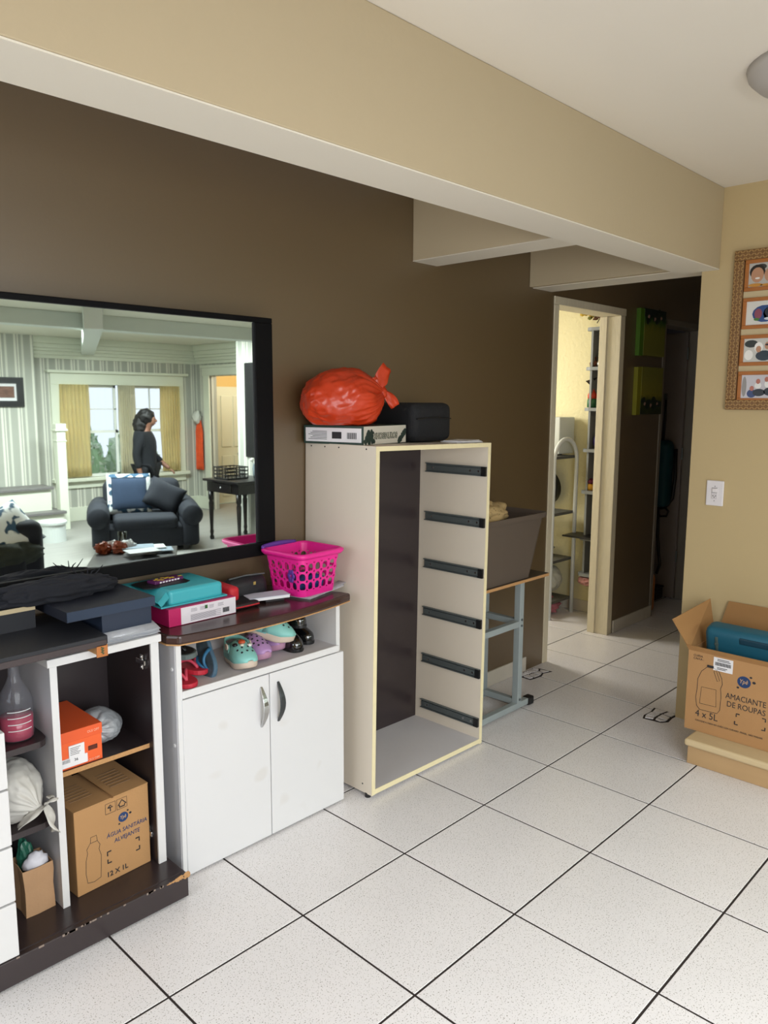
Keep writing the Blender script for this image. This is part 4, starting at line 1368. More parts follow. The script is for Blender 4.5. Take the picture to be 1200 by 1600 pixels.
def clog(label, M, L, W, col, sole, charms=False, group=None):
    r = thing('clog', label, 'shoe', M.translation, group=group)
    ol = foot_outline(L, W)
    bm = BM()
    rings = []
    for z, s in ((0.0, 0.90), (0.006, 0.98), (0.022, 1.0), (0.028, 0.98)):
        rings.append([bm.verts.new(M @ Vector(((x - L / 2) * s + L / 2, y_ * s, z + 0.012 * max(0, x / L - 0.75) * 4))) for x, y_ in ol])
    loft(bm, rings)
    obj('sole', bm, sole, r, smooth=True)

    def hw(t):
        e = sqrt(max(0, 1 - abs(2 * t - 1) ** 3.2))
        return e * (0.40 + 0.10 * t - 0.05 * math.exp(-((t - 0.42) / 0.16) ** 2)) * W * 0.97

    def hh(t):
        return 0.052 * W / 0.08 * (1 - max(0, (t - 0.42) / 0.58) ** 2.6) + 0.004

    def S(t, a_):
        zz = 0.024 + 0.012 * max(0, t - 0.75) * 4
        return Vector((t * L, hw(t) * cos(a_) * (1 if abs(cos(a_)) < 2 else 1), zz + hh(t) * max(0, sin(a_)) ** 0.75))
    bm = BM()
    rows = []
    for i in range(13):
        t = 0.44 + 0.55 * (i / 12) ** 0.8
        rows.append([bm.verts.new(M @ S(min(t + (0.07 * (abs(cos(pi * k / 14)) ** 2) * -1 if i == 0 else 0), 0.995), pi * k / 14)) for k in range(15)])
    loft(bm, rows, cap=False, closed=False)
    obj('upper', bm, col, r, smooth=True, solid=0.004)
    # side wall around the heel
    bm = BM()
    lo, hi = [], []
    for k in range(21):
        q = -1 + 2 * k / 20
        t = 0.46 * abs(q) ** 1.6 + 0.004
        y_ = hw(max(t, 0.01)) * (1 if q > 0 else -1)
        h = 0.026 + 0.024 * abs(q) ** 6
        lo.append(bm.verts.new(M @ Vector((t * L, y_, 0.02))))
        hi.append(bm.verts.new(M @ Vector((t * L, y_ * 0.98, 0.024 + h))))
    loft(bm, [lo, hi], cap=False, closed=False)
    obj('heel_wall', bm, col, r, smooth=True, solid=0.004)
    bm = BM()
    lo, hi = [], []
    for k in range(17):
        q = -1 + 2 * k / 16
        a_ = q * pi / 2
        lo.append(bm.verts.new(M @ Vector((0.44 * L - 0.36 * L * cos(a_), W * 0.45 * sin(a_), 0.058 + 0.012 * cos(a_)))))
        hi.append(bm.verts.new(M @ Vector((0.44 * L - 0.36 * L * cos(a_), W * 0.45 * sin(a_), 0.074 + 0.012 * cos(a_)))))
    loft(bm, [lo, hi], cap=False, closed=False)
    stp = obj('heel_strap', bm, col, r, smooth=True, solid=0.004)
    bm = BM()
    for sy in (-1, 1):
        cyl(bm, M @ Vector((0.44 * L, sy * W * 0.44, 0.066)), M @ Vector((0.44 * L, sy * W * 0.49, 0.066)), 0.011, 12)
    obj('strap_rivet', bm, sole, stp)
    bm = BM()
    for i, t in enumerate((0.54, 0.64, 0.74, 0.84)):
        for a_ in ((50, 75, 105, 130) if i % 2 == 0 else (60, 90, 120)):
            p = S(t, radians(a_))
            n_ = (S(t + 0.01, radians(a_)) - p).cross(S(t, radians(a_ + 2)) - p).normalized()
            if n_.z < 0:
                n_ = -n_
            X_, Y_, _ = frame_of(n_)
            p = p + n_ * 0.0026
            poly(bm, [M @ (p + (X_ * cos(q * pi / 4) + Y_ * sin(q * pi / 4)) * 0.0042) for q in range(8)])
    o = obj('vent_holes', bm, mat('hole_black', '#2a2a30', 0.9), r)
    o['kind'] = 'stuff'
    if charms:
        for (t, a_, cc, rr) in ((0.62, 92, '#c8552e', 0.013), (0.60, 128, '#16181c', 0.010), (0.70, 60, '#e8e6e2', 0.009), (0.66, 52, '#e8e6e2', 0.009), (0.70, 100, '#d8d2c0', 0.008)):
            p = M @ (S(t, radians(a_)) + Vector((0, 0, 0.003)))
            obj('charm', blob(p, (rr, rr, rr * 0.6), 0.3, 4, t * 10, 2), mat('charm' + cc, cc, 0.4), r, smooth=True)
    return r


M_teal = mat('clog_teal', '#86c6bf', 0.5, 0.03, 10)
M_tsole = mat('clog_sole_cream', '#c9b8a8', 0.7, 0.12, 30)
M_lil = mat('clog_lilac', '#b48cc0', 0.5, 0.04, 10)
M_lsole = mat('clog_sole_pink', '#b789a4', 0.7, 0.1, 30)
SZ = 0.6225
clog('teal clog with colourful charms, standing at the front of the shoe shelf', M_shoe((0.168, 0.600), (0.126, 0.412), SZ), 0.195, 0.092, M_teal, M_tsole, True)
clog('lilac clog, the nearer one beside the teal clog with charms', M_shoe((0.238, 0.635), (0.222, 0.445), SZ), 0.19, 0.084, M_lil, M_lsole)
clog('lilac clog, the farther one partly hidden under a tilted teal clog', M_shoe((0.330, 0.675), (0.322, 0.49), SZ), 0.185, 0.08, M_lil, M_lsole)
clog('teal clog lying tilted on top of the lilac clogs with its sole showing', M_shoe((0.235, 0.60), (0.345, 0.455), 0.700, roll=radians(-10), pitch=radians(14)), 0.185, 0.088, M_teal, M_tsole)


def slipper(label, M, L, W, col, strapc, T=0.016, thong=True, pat=None):
    r = thing('flip_flop', label, 'shoe', M.translation)
    ol = foot_outline(L, W)
    bm = BM()
    loft(bm, [[bm.verts.new(M @ Vector((x, y_, z))) for x, y_ in ol] for z in (0, T)])
    obj('sole', bm, col, r, bevel=0.003)
    if pat:
        bm = BM()
        bm.faces.new([bm.verts.new(M @ Vector(((x - L / 2) * 0.9 + L / 2, y_ * 0.86, T + 0.0008))) for x, y_ in ol])
        obj('insole', bm, pat, r)
    for sy in (-1, 1):
        bm = BM()
        p0, p1, p2 = Vector((0.80 * L, 0, T)), Vector((0.62 * L, sy * W * 0.16, T + 0.045)), Vector((0.42 * L, sy * W * 0.42, T))
        tube(bm, [M @ (p0 * (1 - t) ** 2 + p1 * 2 * t * (1 - t) + p2 * t * t) for t in [k / 10 for k in range(11)]], [0.0045 + 0.002 * k / 10 for k in range(11)], 8)
        obj('strap', bm, strapc, r, smooth=True)
    return r


M_red = mat('rubber_red', '#c42a3c', 0.55, 0.04, 10)
M_red2 = mat('rubber_red_strap', '#d64c62', 0.45)
slipper('red flip flop lying in front at the left end of the shoe shelf', M_shoe((-0.085, 0.605), (-0.094, 0.428), SZ), 0.185, 0.085, M_red, M_red2)
slipper('red flip flop behind and right of the other red one on the shoe shelf', M_shoe((-0.040, 0.655), (-0.015, 0.462), SZ + 0.012, roll=radians(-4)), 0.185, 0.082, M_red, M_red2)
slipper('black flip flop with grey green edge on top of the red flip flops', M_shoe((-0.072, 0.66), (-0.055, 0.475), SZ + 0.075, roll=radians(4)), 0.185, 0.085, mat('sole_greygreen', '#5e6a68', 0.7), M_black, T=0.018, pat=mat('insole_black', '#17181b', 0.6))
slipper('blue patterned flip flop standing on its toe beside the red flip flops', M_shoe((0.045, 0.575), (0.014, 0.462), 0.735, roll=radians(60), pitch=radians(48)), 0.165, 0.075, mat('sole_bluegrey', '#4c6a80', 0.6), mat('strap_blue', '#2b6a92', 0.4), T=0.016, pat=mat('insole_pattern', '#44535c', 0.6, 0.8, 60))


def shoe(label, M, L, W, m_):
    r = thing('patent_shoe', label, 'shoe', M.translation)
    ol = foot_outline(L, W)
    bm = BM()
    loft(bm, [[bm.verts.new(M @ Vector((x, y_, z))) for x, y_ in ol] for z in (0, 0.012)])
    obj('sole', bm, M_black, r, bevel=0.002)
    bm = BM()
    rows = []
    for i in range(15):
        t = 0.02 + 0.96 * i / 14
        e = sqrt(max(0.0, 1 - abs(2 * t - 1) ** 3.2))
        wd = max(0.004, e * (0.40 + 0.10 * t) * W * 0.95)
        top = 0.058 if t < 0.4 else 0.058 - 0.030 * ((t - 0.4) / 0.6) ** 1.5
        op = t < 0.55
        ring = []
        for k in range(13):
            a_ = pi * k / 12
            z = 0.012 + top * max(0, sin(a_)) ** 0.6 * (1 if t < 0.93 else 0.75)
            y_ = wd * cos(a_)
            if op and 3 <= k <= 9:
                z -= 0.03 * sin((k - 3) / 6 * pi)
            ring.append(bm.verts.new(M @ Vector((t * L, y_, z))))
        rows.append(ring)
    loft(bm, rows, cap=False, closed=False)
    bm.faces.new(rows[-1])
    bm.faces.new(rows[0][::-1])
    obj('upper', bm, m_, r, smooth=True)
    bm = BM()
    a0 = [bm.verts.new(M @ Vector((0.48 * L, W * 0.43 * cos(pi * k / 10), 0.016 + 0.056 * sin(pi * k / 10) ** 0.7))) for k in range(11)]
    a1 = [bm.verts.new(M @ Vector((0.55 * L, W * 0.43 * cos(pi * k / 10), 0.016 + 0.054 * sin(pi * k / 10) ** 0.7))) for k in range(11)]
    loft(bm, [a0, a1], cap=False, closed=False)
    obj('strap', bm, m_, r, smooth=True, solid=0.003)


M_pat_ = mat('patent_black', '#0c0c0e', 0.08, 0.2, 10, coat=0.6, spec=0.8)
shoe('shiny black shoe, the front left of the black shoes on the shoe shelf', M_shoe((0.405, 0.63), (0.372, 0.452), SZ), 0.18, 0.078, M_pat_)
shoe('shiny black shoe, the rightmost and farther of the black shoes on the shoe shelf', M_shoe((0.462, 0.67), (0.468, 0.50), SZ), 0.175, 0.075, M_pat_)
shoe('shiny black shoe lying on top of the other two black shoes', M_shoe((0.405, 0.66), (0.425, 0.49), SZ + 0.074), 0.175, 0.075, M_pat_)

# ------------------------------------------------------------------ things on the shoe cabinet top
TZ = 0.8185
mb = thing('magenta_box', 'magenta and white printed box under the turquoise tray', 'box', (-0.01, 0.56, TZ))
obj('body', mbox((-0.137, 0.476, TZ), (0.115, 0.71, TZ + 0.058)), mat('box_magenta', '#b8185c', 0.45, 0.04, 6), mb, bevel=0.002)
fp = obj('printed_side', mbox((-0.094, 0.4745, TZ + 0.002), (0.114, 0.4765, TZ + 0.056)), mat('print_pale', '#ddd6dc', 0.5, 0.03, 20), mb)
bm = BM()
rn = random.Random(4)
for k in range(7):
    box(bm, (-0.06 + 0.0 * k, 0.474, TZ + 0.008 + 0.003 * k), (0.055 - 0.02 * (k % 2), 0.4748, TZ + 0.0095 + 0.003 * k))
for k in range(4):
    for q in range(3):
        box(bm, (-0.058 + 0.034 * k, 0.474, TZ + 0.038 + 0.004 * q), (-0.034 + 0.034 * k - 0.008 * rn.random(), 0.4748, TZ + 0.0395 + 0.004 * q))
obj('fine_print', bm, mat('print_grey', '#8c8790', 0.7), fp)
bm = BM()
for k in range(11):
    box(bm, (0.062 + 0.0024 * k, 0.474, TZ + 0.012), (0.0632 + 0.0024 * k + 0.0007 * (k % 3), 0.4748, TZ + 0.028))
obj('barcode', bm, M_ink, fp)
bm = BM()
box(bm, (-0.006, 0.474, TZ + 0.038), (0.004, 0.4748, TZ + 0.050))
obj('green_mark', bm, mat('mark_green', '#3d6b3a', 0.6), fp)

tt = thing('turquoise_tray', 'turquoise plastic tray with a dark inset, upside down on the magenta box', 'tray', (-0.03, 0.62, TZ + 0.058))
M_tq = mat('tray_turquoise', '#3fa9b4', 0.4, 0.03, 6)
Z0 = TZ + 0.0585
bm = BM()
rbox(bm, (-0.118, 0.503, Z0), (0.085, 0.71, Z0 + 0.052), 0.012, 3)
obj('body', bm, M_tq, tt, smooth=False)
bm = BM()
rbox(bm, (-0.152, 0.495, Z0), (0.097, 0.715, Z0 + 0.006), 0.0028, 2)
obj('rim', bm, M_tq, tt)
bm = BM()
va = [(-0.118, 0.52, Z0 + 0.046), (-0.118, 0.70, Z0 + 0.05), (-0.195, 0.70, Z0 + 0.05), (-0.185, 0.58, Z0 + 0.036), (-0.155, 0.51, Z0 + 0.018)]
poly(bm, va)
poly(bm, [(-0.118, 0.503, Z0 + 0.03), (-0.118, 0.52, Z0 + 0.046), (-0.155, 0.51, Z0 + 0.018), (-0.15, 0.497, Z0 + 0.006)])
obj('sloping_end', bm, M_tq, tt, solid=0.003)
bm = BM()
pts = []
for k in range(20):
    a_ = 2 * pi * k / 20
    pts.append((-0.075 + 0.085 * max(-1, min(1, 1.25 * cos(a_))), 0.625 + 0.055 * max(-1, min(1, 1.25 * sin(a_)))))
prism(bm, pts, Z0 + 0.0505, Z0 + 0.0532)
obj('dark_inset', bm, M_black, tt)
cp = thing('candy_pack', 'small purple and yellow pack lying on the dark inset of the turquoise tray', 'pack', (-0.06, 0.63, Z0 + 0.0535))
CPM = Matrix.Translation((-0.055, 0.632, Z0 + 0.0535)) @ Matrix.Rotation(radians(8), 4, 'Z')
obj('body', mbox((-0.058, -0.022, 0), (0.058, 0.022, 0.010), CPM), mat('pack_purple', '#5b2457', 0.4, 0.1, 8), cp, bevel=0.002)
bm = BM()
rn = random.Random(8)
for k in range(12):
    x, y_ = rn.uniform(-0.05, 0.045), rn.uniform(-0.018, 0.012)
    box(bm, (x, y_, 0.010), (x + rn.uniform(0.006, 0.02), y_ + 0.006, 0.0108), CPM)
obj('yellow_print', bm, mat('pack_yellow', '#d6b83a', 0.5), cp)
bm = BM()
for k in range(7):
    box(bm, (-0.04 + k * 0.012, -0.0226, 0.002), (-0.032 + k * 0.012, -0.0219, 0.007), CPM)
obj('white_print', bm, M_paper, cp)

bp_ = thing('black_pouch', 'soft black zipped pouch between the turquoise tray and pink basket', 'pouch', (0.27, 0.60, TZ))
t = BM()
rbox(t, (0.165, 0.575, TZ + 0.001), (0.335, 0.645, TZ + 0.082), 0.028, 4)
for v in t.verts:
    v.co += Vector((0.006, 0.004, 0.005)) * noise.noise(v.co * 22)
    v.co.z = max(v.co.z, TZ + 0.001)
obj('body', t, mat('pouch_black', '#1b1b1e', 0.55, 0.2, 20, 0.15, 60), bp_, smooth=True)
bm = BM()
tube(bm, [(0.175, 0.60, TZ + 0.084), (0.25, 0.605, TZ + 0.0865), (0.33, 0.60, TZ + 0.083)], 0.0028, 6)
obj('zip', bm, M_steel, bp_)
tg = BM()
box(tg, (0.262, 0.5735, TZ + 0.055), (0.272, 0.5755, TZ + 0.066))
obj('logo_tag', tg, mat('tag_gold', '#a58c4c', 0.5), bp_)
rd = thing('red_pouch', 'small bright red pouch squeezed beside the magenta box', 'pouch', (0.145, 0.58, TZ))
t = BM()
rbox(t, (0.120, 0.515, TZ + 0.026), (0.163, 0.635, TZ + 0.078), 0.014, 3)
for v in t.verts:
    v.co += Vector((0.004, 0.004, 0.003)) * noise.noise(v.co * 30)
obj('body', t, mat('pouch_red', '#c01f2c', 0.6, 0.1, 20, 0.1, 80), rd, smooth=True)
wl = thing('black_wallet', 'black case with red edge lying under the white notebook', 'case', (0.17, 0.52, TZ))
t = BM()
rbox(t, (0.120, 0.488, TZ + 0.0005), (0.225, 0.60, TZ + 0.022), 0.008, 3)
obj('body', t, mat('case_black', '#1a1416', 0.4), wl, smooth=True)
bm = BM()
tube(bm, [(0.125, 0.4885, TZ + 0.011), (0.175, 0.4865, TZ + 0.011), (0.222, 0.4885, TZ + 0.011)], 0.0028, 6)
obj('red_zip', bm, mat('zip_red', '#b8242e', 0.5), wl)
nb_ = thing('white_notebook', 'thin white notebook lying in front of the black pouch', 'notebook', (0.29, 0.53, TZ))
NM = Matrix.Translation((0.285, 0.530, TZ + 0.0225)) @ Matrix.Rotation(radians(-16), 4, 'Z')
obj('pages', mbox((-0.075, -0.036, -0.010), (0.075, 0.036, 0.0), NM), M_paper, nb_)
obj('cover', mbox((-0.077, -0.038, 0.0), (0.077, 0.038, 0.0015), NM), mat('cover_paleblue', '#c9cdda', 0.5, 0.05, 10), nb_)
bm = BM()
for k in range(3):
    cyl(bm, NM @ Vector((-0.06 + 0.06 * k, -0.01, -0.0222)), NM @ Vector((-0.06 + 0.06 * k, -0.01, -0.010)), 0.004, 6)
obj('bottom_block', mbox((-0.01, -0.02, -0.0222), (0.060, 0.034, -0.010), NM), mat('block_dark', '#2a2628', 0.6), nb_)
mg = thing('wrapped_magazines', 'magazines in clear plastic wrap lying under the pink basket', 'magazines', (0.49, 0.53, TZ))
MG = Matrix.Translation((0.495, 0.545, TZ)) @ Matrix.Rotation(radians(16), 4, 'Z')
for k in range(2):
    obj('magazine', mbox((-0.118, -0.085, 0.0006 + 0.0035 * k), (0.118, 0.085, 0.0036 + 0.0035 * k), MG), mat('mag_print', '#b9b4b8', 0.4, 0.6, 25), mg)
bm = BM()
rows = []
for i in range(19):
    x = -0.125 + 0.25 * i / 18
    rows.append([bm.verts.new(MG @ Vector((x, -0.095 + 0.19 * j / 10, 0.0078 + 0.0012 * noise.noise(Vector((x * 40, j * 0.9, 1))) + (0.010 * (i / 18) ** 4 if j < 3 else 0)))) for j in range(11)])
loft(bm, rows, cap=False, closed=False)
obj('plastic_wrap', bm, M_film, mg, smooth=True, solid=0.0006)

# pink basket
bk = thing('pink_basket', 'bright pink plastic basket with arched holes and purple handle', 'basket', (0.465, 0.535, TZ + 0.0095))
BZ0, BZ1 = TZ + 0.0095, 0.985
BC = Vector((0.460, 0.535))
BA = radians(4)
M_pink = mat('basket_pink', '#e2218c', 0.4, 0.02, 6)
M_purp = mat('basket_purple', '#5a2f8c', 0.4)


def bp3(s, z, off=0.0):
    """perimeter parameter s in [0,4), height z -> point on the tapered rounded wall"""
    q = (z - BZ0) / (BZ1 - BZ0)
    hx, hy = 0.088 + 0.016 * q + off, 0.084 + 0.017 * q + off
    r_ = 0.026
    lx, ly = 2 * (hx - r_), 2 * (hy - r_)
    ar = pi / 2 * r_
    tot = 2 * (lx + ly) + 4 * ar
    d = (s % 4) / 4 * tot
    segs = [('l', (-hx + r_, -hy), (1, 0), lx), ('a', (hx - r_, -hy + r_), -pi / 2, ar), ('l', (hx, -hy + r_), (0, 1), ly), ('a', (hx - r_, hy - r_), 0, ar),
            ('l', (hx - r_, hy), (-1, 0), lx), ('a', (-hx + r_, hy - r_), pi / 2, ar), ('l', (-hx, hy - r_), (0, -1), ly), ('a', (-hx + r_, -hy + r_), pi, ar)]
    for kind, p, e, ln in segs:
        if d <= ln + 1e-9:
            if kind == 'l':
                x, y_ = p[0] + e[0] * d, p[1] + e[1] * d
            else:
                a_ = e + d / r_
                x, y_ = p[0] + r_ * cos(a_), p[1] + r_ * sin(a_)
            break
        d -= ln
    c_, s__ = cos(BA), sin(BA)
    return Vector((BC.x + x * c_ - y_ * s__, BC.y + x * s__ + y_ * c_, z))


bm = BM()
NC = 20
zr = [BZ0 + 0.022, BZ0 + 0.057, BZ0 + 0.092, BZ0 + 0.127]
NS = NC * 8


def ringz(z, n=NS):
    return [bm.verts.new(bp3(4 * k / n, z)) for k in range(n)]


loft(bm, [ringz(BZ0), ringz(zr[0])], cap=False)
loft(bm, [ringz(zr[3]), ringz(BZ1)], cap=False)
bm.faces.new([bm.verts.new(bp3(4 * k / NS, BZ0)) for k in range(NS)])
for row in range(3):
    for c_ in range(NC):
        s0, s1 = 4 * c_ / NC, 4 * (c_ + 1) / NC
        z0, z1 = zr[row], zr[row + 1]
        out_, inn = [], []
        for k in range(16):
            a_ = 2 * pi * k / 16 + pi / 16
            ca, sa = cos(a_), sin(a_)
            m_ = max(abs(ca), abs(sa))
            u_, v_ = 0.5 + 0.5 * ca / m_, 0.5 + 0.5 * sa / m_
            out_.append(bm.verts.new(bp3(s0 + (s1 - s0) * u_, z0 + (z1 - z0) * v_)))
            if sa >= 0:
                uu, vv = 0.5 + 0.33 * ca, 0.50 + 0.38 * sa
            else:
                uu, vv = 0.5 + 0.33 * max(-1, min(1, ca / m_)), 0.50 + 0.40 * sa / m_
            inn.append(bm.verts.new(bp3(s0 + (s1 - s0) * uu, z0 + (z1 - z0) * vv)))
        loft(bm, [out_, inn], cap=False)
bmesh.ops.remove_doubles(bm, verts=bm.verts, dist=0.0002)
obj('wall', bm, M_pink, bk, solid=0.0028)
bm = BM()
pr = [(0.0, -0.016), (0.008, -0.016), (0.013, -0.008), (0.013, 0.0), (0.006, 0.004), (-0.002, 0.0)]
rings = [[bm.verts.new(bp3(4 * k / 64, BZ1 + dz, of) if True else None) for k in range(64)] for of, dz in pr]
loft(bm, rings, cap=False)
obj('rim', bm, M_pink, bk, smooth=True, solid=0.002)
bm = BM()
tube(bm, [bp3(4 * k / 8 + 0, BZ0 + 0.11, 0.001) for k in range(0)] or [bp3(2.1 + 0.85 * k / 16, BZ1 + 0.006 + 0.004 * sin(pi * k / 16), 0.008) for k in range(17)], [0.007 + 0.003 * sin(pi * k / 16) for k in range(17)], 8)
obj('handle', bm, M_purp, bk, smooth=True)
p = bp3(3.62, BZ0 + 0.075, 0.003)
bm = BM()
for q in range(6):
    add(bm, blob(p + Vector((0, 0.012 * cos(q * pi / 3), 0.016 * sin(q * pi / 3))), (0.003, 0.009, 0.011), 0, sub=2))
obj('flower_badge', bm, M_purp, bk, smooth=True)
for k, (x, y_, c_) in enumerate(((0.43, 0.50, '#20356e'), (0.49, 0.50, '#2a4a8c'), (0.46, 0.56, '#4a2a6a'), (0.50, 0.565, '#1d2c55'))):
    tag(obj('cloth_ball', blob((x, y_, BZ0 + 0.034), (0.032, 0.032, 0.030), 0.35, 3, k, 3), mat('ball' + c_, c_, 0.8), smooth=True), ('navy cloth ball in the front left of the pink basket', 'mid blue cloth ball in the front right of the pink basket', 'purple cloth ball at the back left of the pink basket', 'darkest navy cloth ball at the back right of the pink basket')[k], 'cloth', 'cloth balls in the pink basket')

# ------------------------------------------------------------------ open wardrobe carcass
wr = thing('wardrobe_carcass', 'tall open white wardrobe carcass with dark back and six drawer rails', 'wardrobe', (0.622, 0.332, 0.0), ry=radians(0.85))
WW, WD, WH = 0.700, 0.396, 1.366
p_ = 0.018


def lb_(a_, b_):
    bm = BM()
    box(bm, a_, b_)
    return bm


obj('side_panel', lb_((0, 0, 0.016), (p_, WD, WH)), M_white2, wr, local=True)
obj('side_panel', lb_((WW - p_, 0, 0.014), (WW, WD, WH)), M_white2, wr, local=True)
obj('top_panel', lb_((p_, 0, WH - p_), (WW - p_, WD, WH)), M_white2, wr, local=True)
obj('bottom_panel', lb_((p_, 0, 0.018), (WW - p_, WD - 0.012, 0.038)), M_shelfg, wr, local=True)
obj('back_panel', lb_((p_, WD - 0.012, 0.018), (WW - p_, WD - 0.004, WH - p_)), M_wenge, wr, local=True)
bm = BM()
box(bm, (-0.0005, -0.0015, 0.016), (p_, 0.0, WH))
box(bm, (WW - p_, -0.0015, 0.014), (WW + 0.0005, 0.0, WH))
box(bm, (p_, -0.0015, WH - p_), (WW - p_, 0.0, WH))
box(bm, (p_, -0.0015, 0.018), (WW - p_, 0.0, 0.038))
obj('edge_band', bm, M_edge, wr, local=True)
for k, zz in enumerate((1.242, 1.018, 0.795, 0.567, 0.340, 0.114)):
    xr = WW - p_
    bm = BM()
    box(bm, (xr - 0.003, 0.004, zz - 0.021), (xr - 0.0005, 0.345, zz + 0.021))
    for s_ in (-1, 1):
        box(bm, (xr - 0.012, 0.004, zz + s_ * 0.019 - 0.002), (xr - 0.003, 0.345, zz + s_ * 0.019 + 0.002))
    ra = obj('drawer_rail', bm, M_steel, wr, local=True)
    obj('inner_slide', lb_((xr - 0.010, 0.012, zz - 0.012), (xr - 0.004, 0.338, zz + 0.012)), mat('rail_inner', '#5a6162', 0.45, metal=0.3), ra, local=True)
    obj('end_stop', lb_((xr - 0.013, 0.002, zz - 0.020), (xr - 0.002, 0.026, zz + 0.020)), M_black, ra, local=True)
    bm = BM()
    for yy in (0.04, 0.085, 0.30):
        cyl(bm, (xr - 0.0115, yy, zz), (xr - 0.0095, yy, zz), 0.005, 8)
    obj('screw', bm, M_chrome, ra, local=True)
bm = BM()
for x, y_ in ((0.01, 0.02), (0.01, 0.37), (0.69, 0.02), (0.69, 0.37)):
    cyl(bm, (x, y_ + 0.01, 0.0 if x < 0.5 else 0.0108), (x, y_ + 0.01, 0.0185), 0.012, 12)
obj('foot', bm, M_black, wr, local=True)
bm = BM()
for yy in (0.05, 0.2, 0.28, 0.36):
    cyl(bm, (-0.0012, yy, WH - 0.012), (0.001, yy, WH - 0.012), 0.003, 8)
cyl(bm, (-0.0012, 0.05, 0.05), (0.001, 0.05, 0.05), 0.003, 8)
obj('screw_hole', bm, M_black, wr, local=True)

# ------------------------------------------------------------------ on top of the wardrobe
WT = 1.366
dn = thing('puzzle_box', 'flat grey and white DINOSSAUROS game box on top of the wardrobe', 'box', (0.80, 0.56, WT))
DM = Matrix.Translation((0.672, 0.430, WT - 0.0015)) @ Matrix.Rotation(radians(11), 4, 'Z')
DW, DD, DH = 0.305, 0.285, 0.072
M_dgreen = mat('dino_green', '#2b4038', 0.5, 0.15, 8)
obj('box', mbox((0, 0, 0), (DW, DD, DH), DM), M_dgreen, dn, bevel=0.002)
M_dgrey = mat('dino_pale', '#d5cfc2', 0.5, 0.05, 8)
obj('front_print', mbox((0.004, -0.001, 0.001), (DW - 0.001, 0.001, DH - 0.002), DM), M_dgrey, dn)
bm = BM()
t = BM()
rbox(t, (-0.001, 0.008, 0.009), (0.001, DD - 0.01, DH - 0.009), 0.0009, 1)
add(bm, t, DM)
obj('side_label', bm, M_paper, dn)
R11 = Matrix.Rotation(radians(11), 4, 'Z')
text('DINOSSAUROS', DM @ Vector((0.063, -0.0015, 0.022)), R11 @ FACE_MY, 0.030, mat('print_green', '#1c2c26', 0.6), dn, sx=0.86, bold=0.0022)
text('DINOSSAUROS', DM @ Vector((0.063, -0.0024, 0.022)), R11 @ FACE_MY, 0.030, mat('print_sage', '#cfcab6', 0.6), dn, sx=0.86, bold=-0.0003)
bm = BM()
for k in range(9):
    add(bm, blob(DM @ Vector((0.012 + 0.006 * k, -0.001, 0.012 + 0.011 * ((k * 5) % 4))), (0.014, 0.0022, 0.011), 0.7, 4, k, 2))
for k in range(5):
    add(bm, blob(DM @ Vector((DW - 0.012 - 0.011 * k, -0.001, 0.010 + 0.012 * (4 - k) * 0.7)), (0.012, 0.0020, 0.014), 0.7, 4, k + 9, 2))
obj('foliage_print', bm, mat('print_darkgreen', '#22332c', 0.7, 0.4, 30), dn, kind='stuff')
bm = BM()
for k in range(10):
    box(bm, (-0.0016, 0.03 + 0.0045 * k, 0.022), (-0.0008, 0.0325 + 0.0045 * k, 0.046), DM)
box(bm, (-0.0016, 0.10, 0.022), (-0.0008, 0.145, 0.048), DM)
for q in range(6):
    box(bm, (-0.0016, 0.17, 0.018 + 0.006 * q), (-0.0008, 0.26 - 0.01 * (q % 3), 0.0200 + 0.006 * q), DM)
obj('side_print', bm, M_ink, dn, kind='stuff')

og = thing('orange_bag', 'knotted bright orange plastic bag on the game box on the wardrobe', 'bag', (0.78, 0.55, WT + DH))
M_obag = bpy.data.materials.new('bag_orange')
M_obag = mat('bag_orange', '#d8431f', 0.3, 0.35, 4, 0.25, 22, translucent=0.2, spec=0.6)
OC = Vector((0.695, 0.575, WT + DH + 0.094))
obj('body', bag(OC, (0.168, 0.140, 0.118), (0.92, -0.62, 0.22), 0.165, 17, 0.16, 11, zmin=WT + DH + 0.001, n=150, m=70, pull=0.9), M_obag, og, smooth=True)
ax = Vector((0.92, -0.62, 0.22)).normalized()
kn = OC + ax * 0.165
obj('knot', blob(kn, (0.020, 0.018, 0.022), 0.5, 4, 2, 3), M_obag, og, smooth=True)
obj('tied_end', leaf_strip(kn, kn + Vector((-0.035, 0.0, 0.03)), kn + Vector((0.018, -0.01, 0.098)), 0.028, wave=0.005, up=(0.3, 1, 0.1)), M_obag, og, smooth=True, solid=0.001)
obj('tied_end', leaf_strip(kn, kn + Vector((0.03, -0.01, -0.01)), kn + Vector((0.055, -0.02, -0.055)), 0.020, wave=0.004, up=(0.3, 1, 0.1)), M_obag, og, smooth=True, solid=0.001)
obj('tied_end', leaf_strip(kn, kn + Vector((-0.03, 0.01, 0.03)), kn + Vector((-0.05, 0.0, 0.055)), 0.016, wave=0.004, up=(0.3, 1, 0.1)), M_obag, og, smooth=True, solid=0.001)

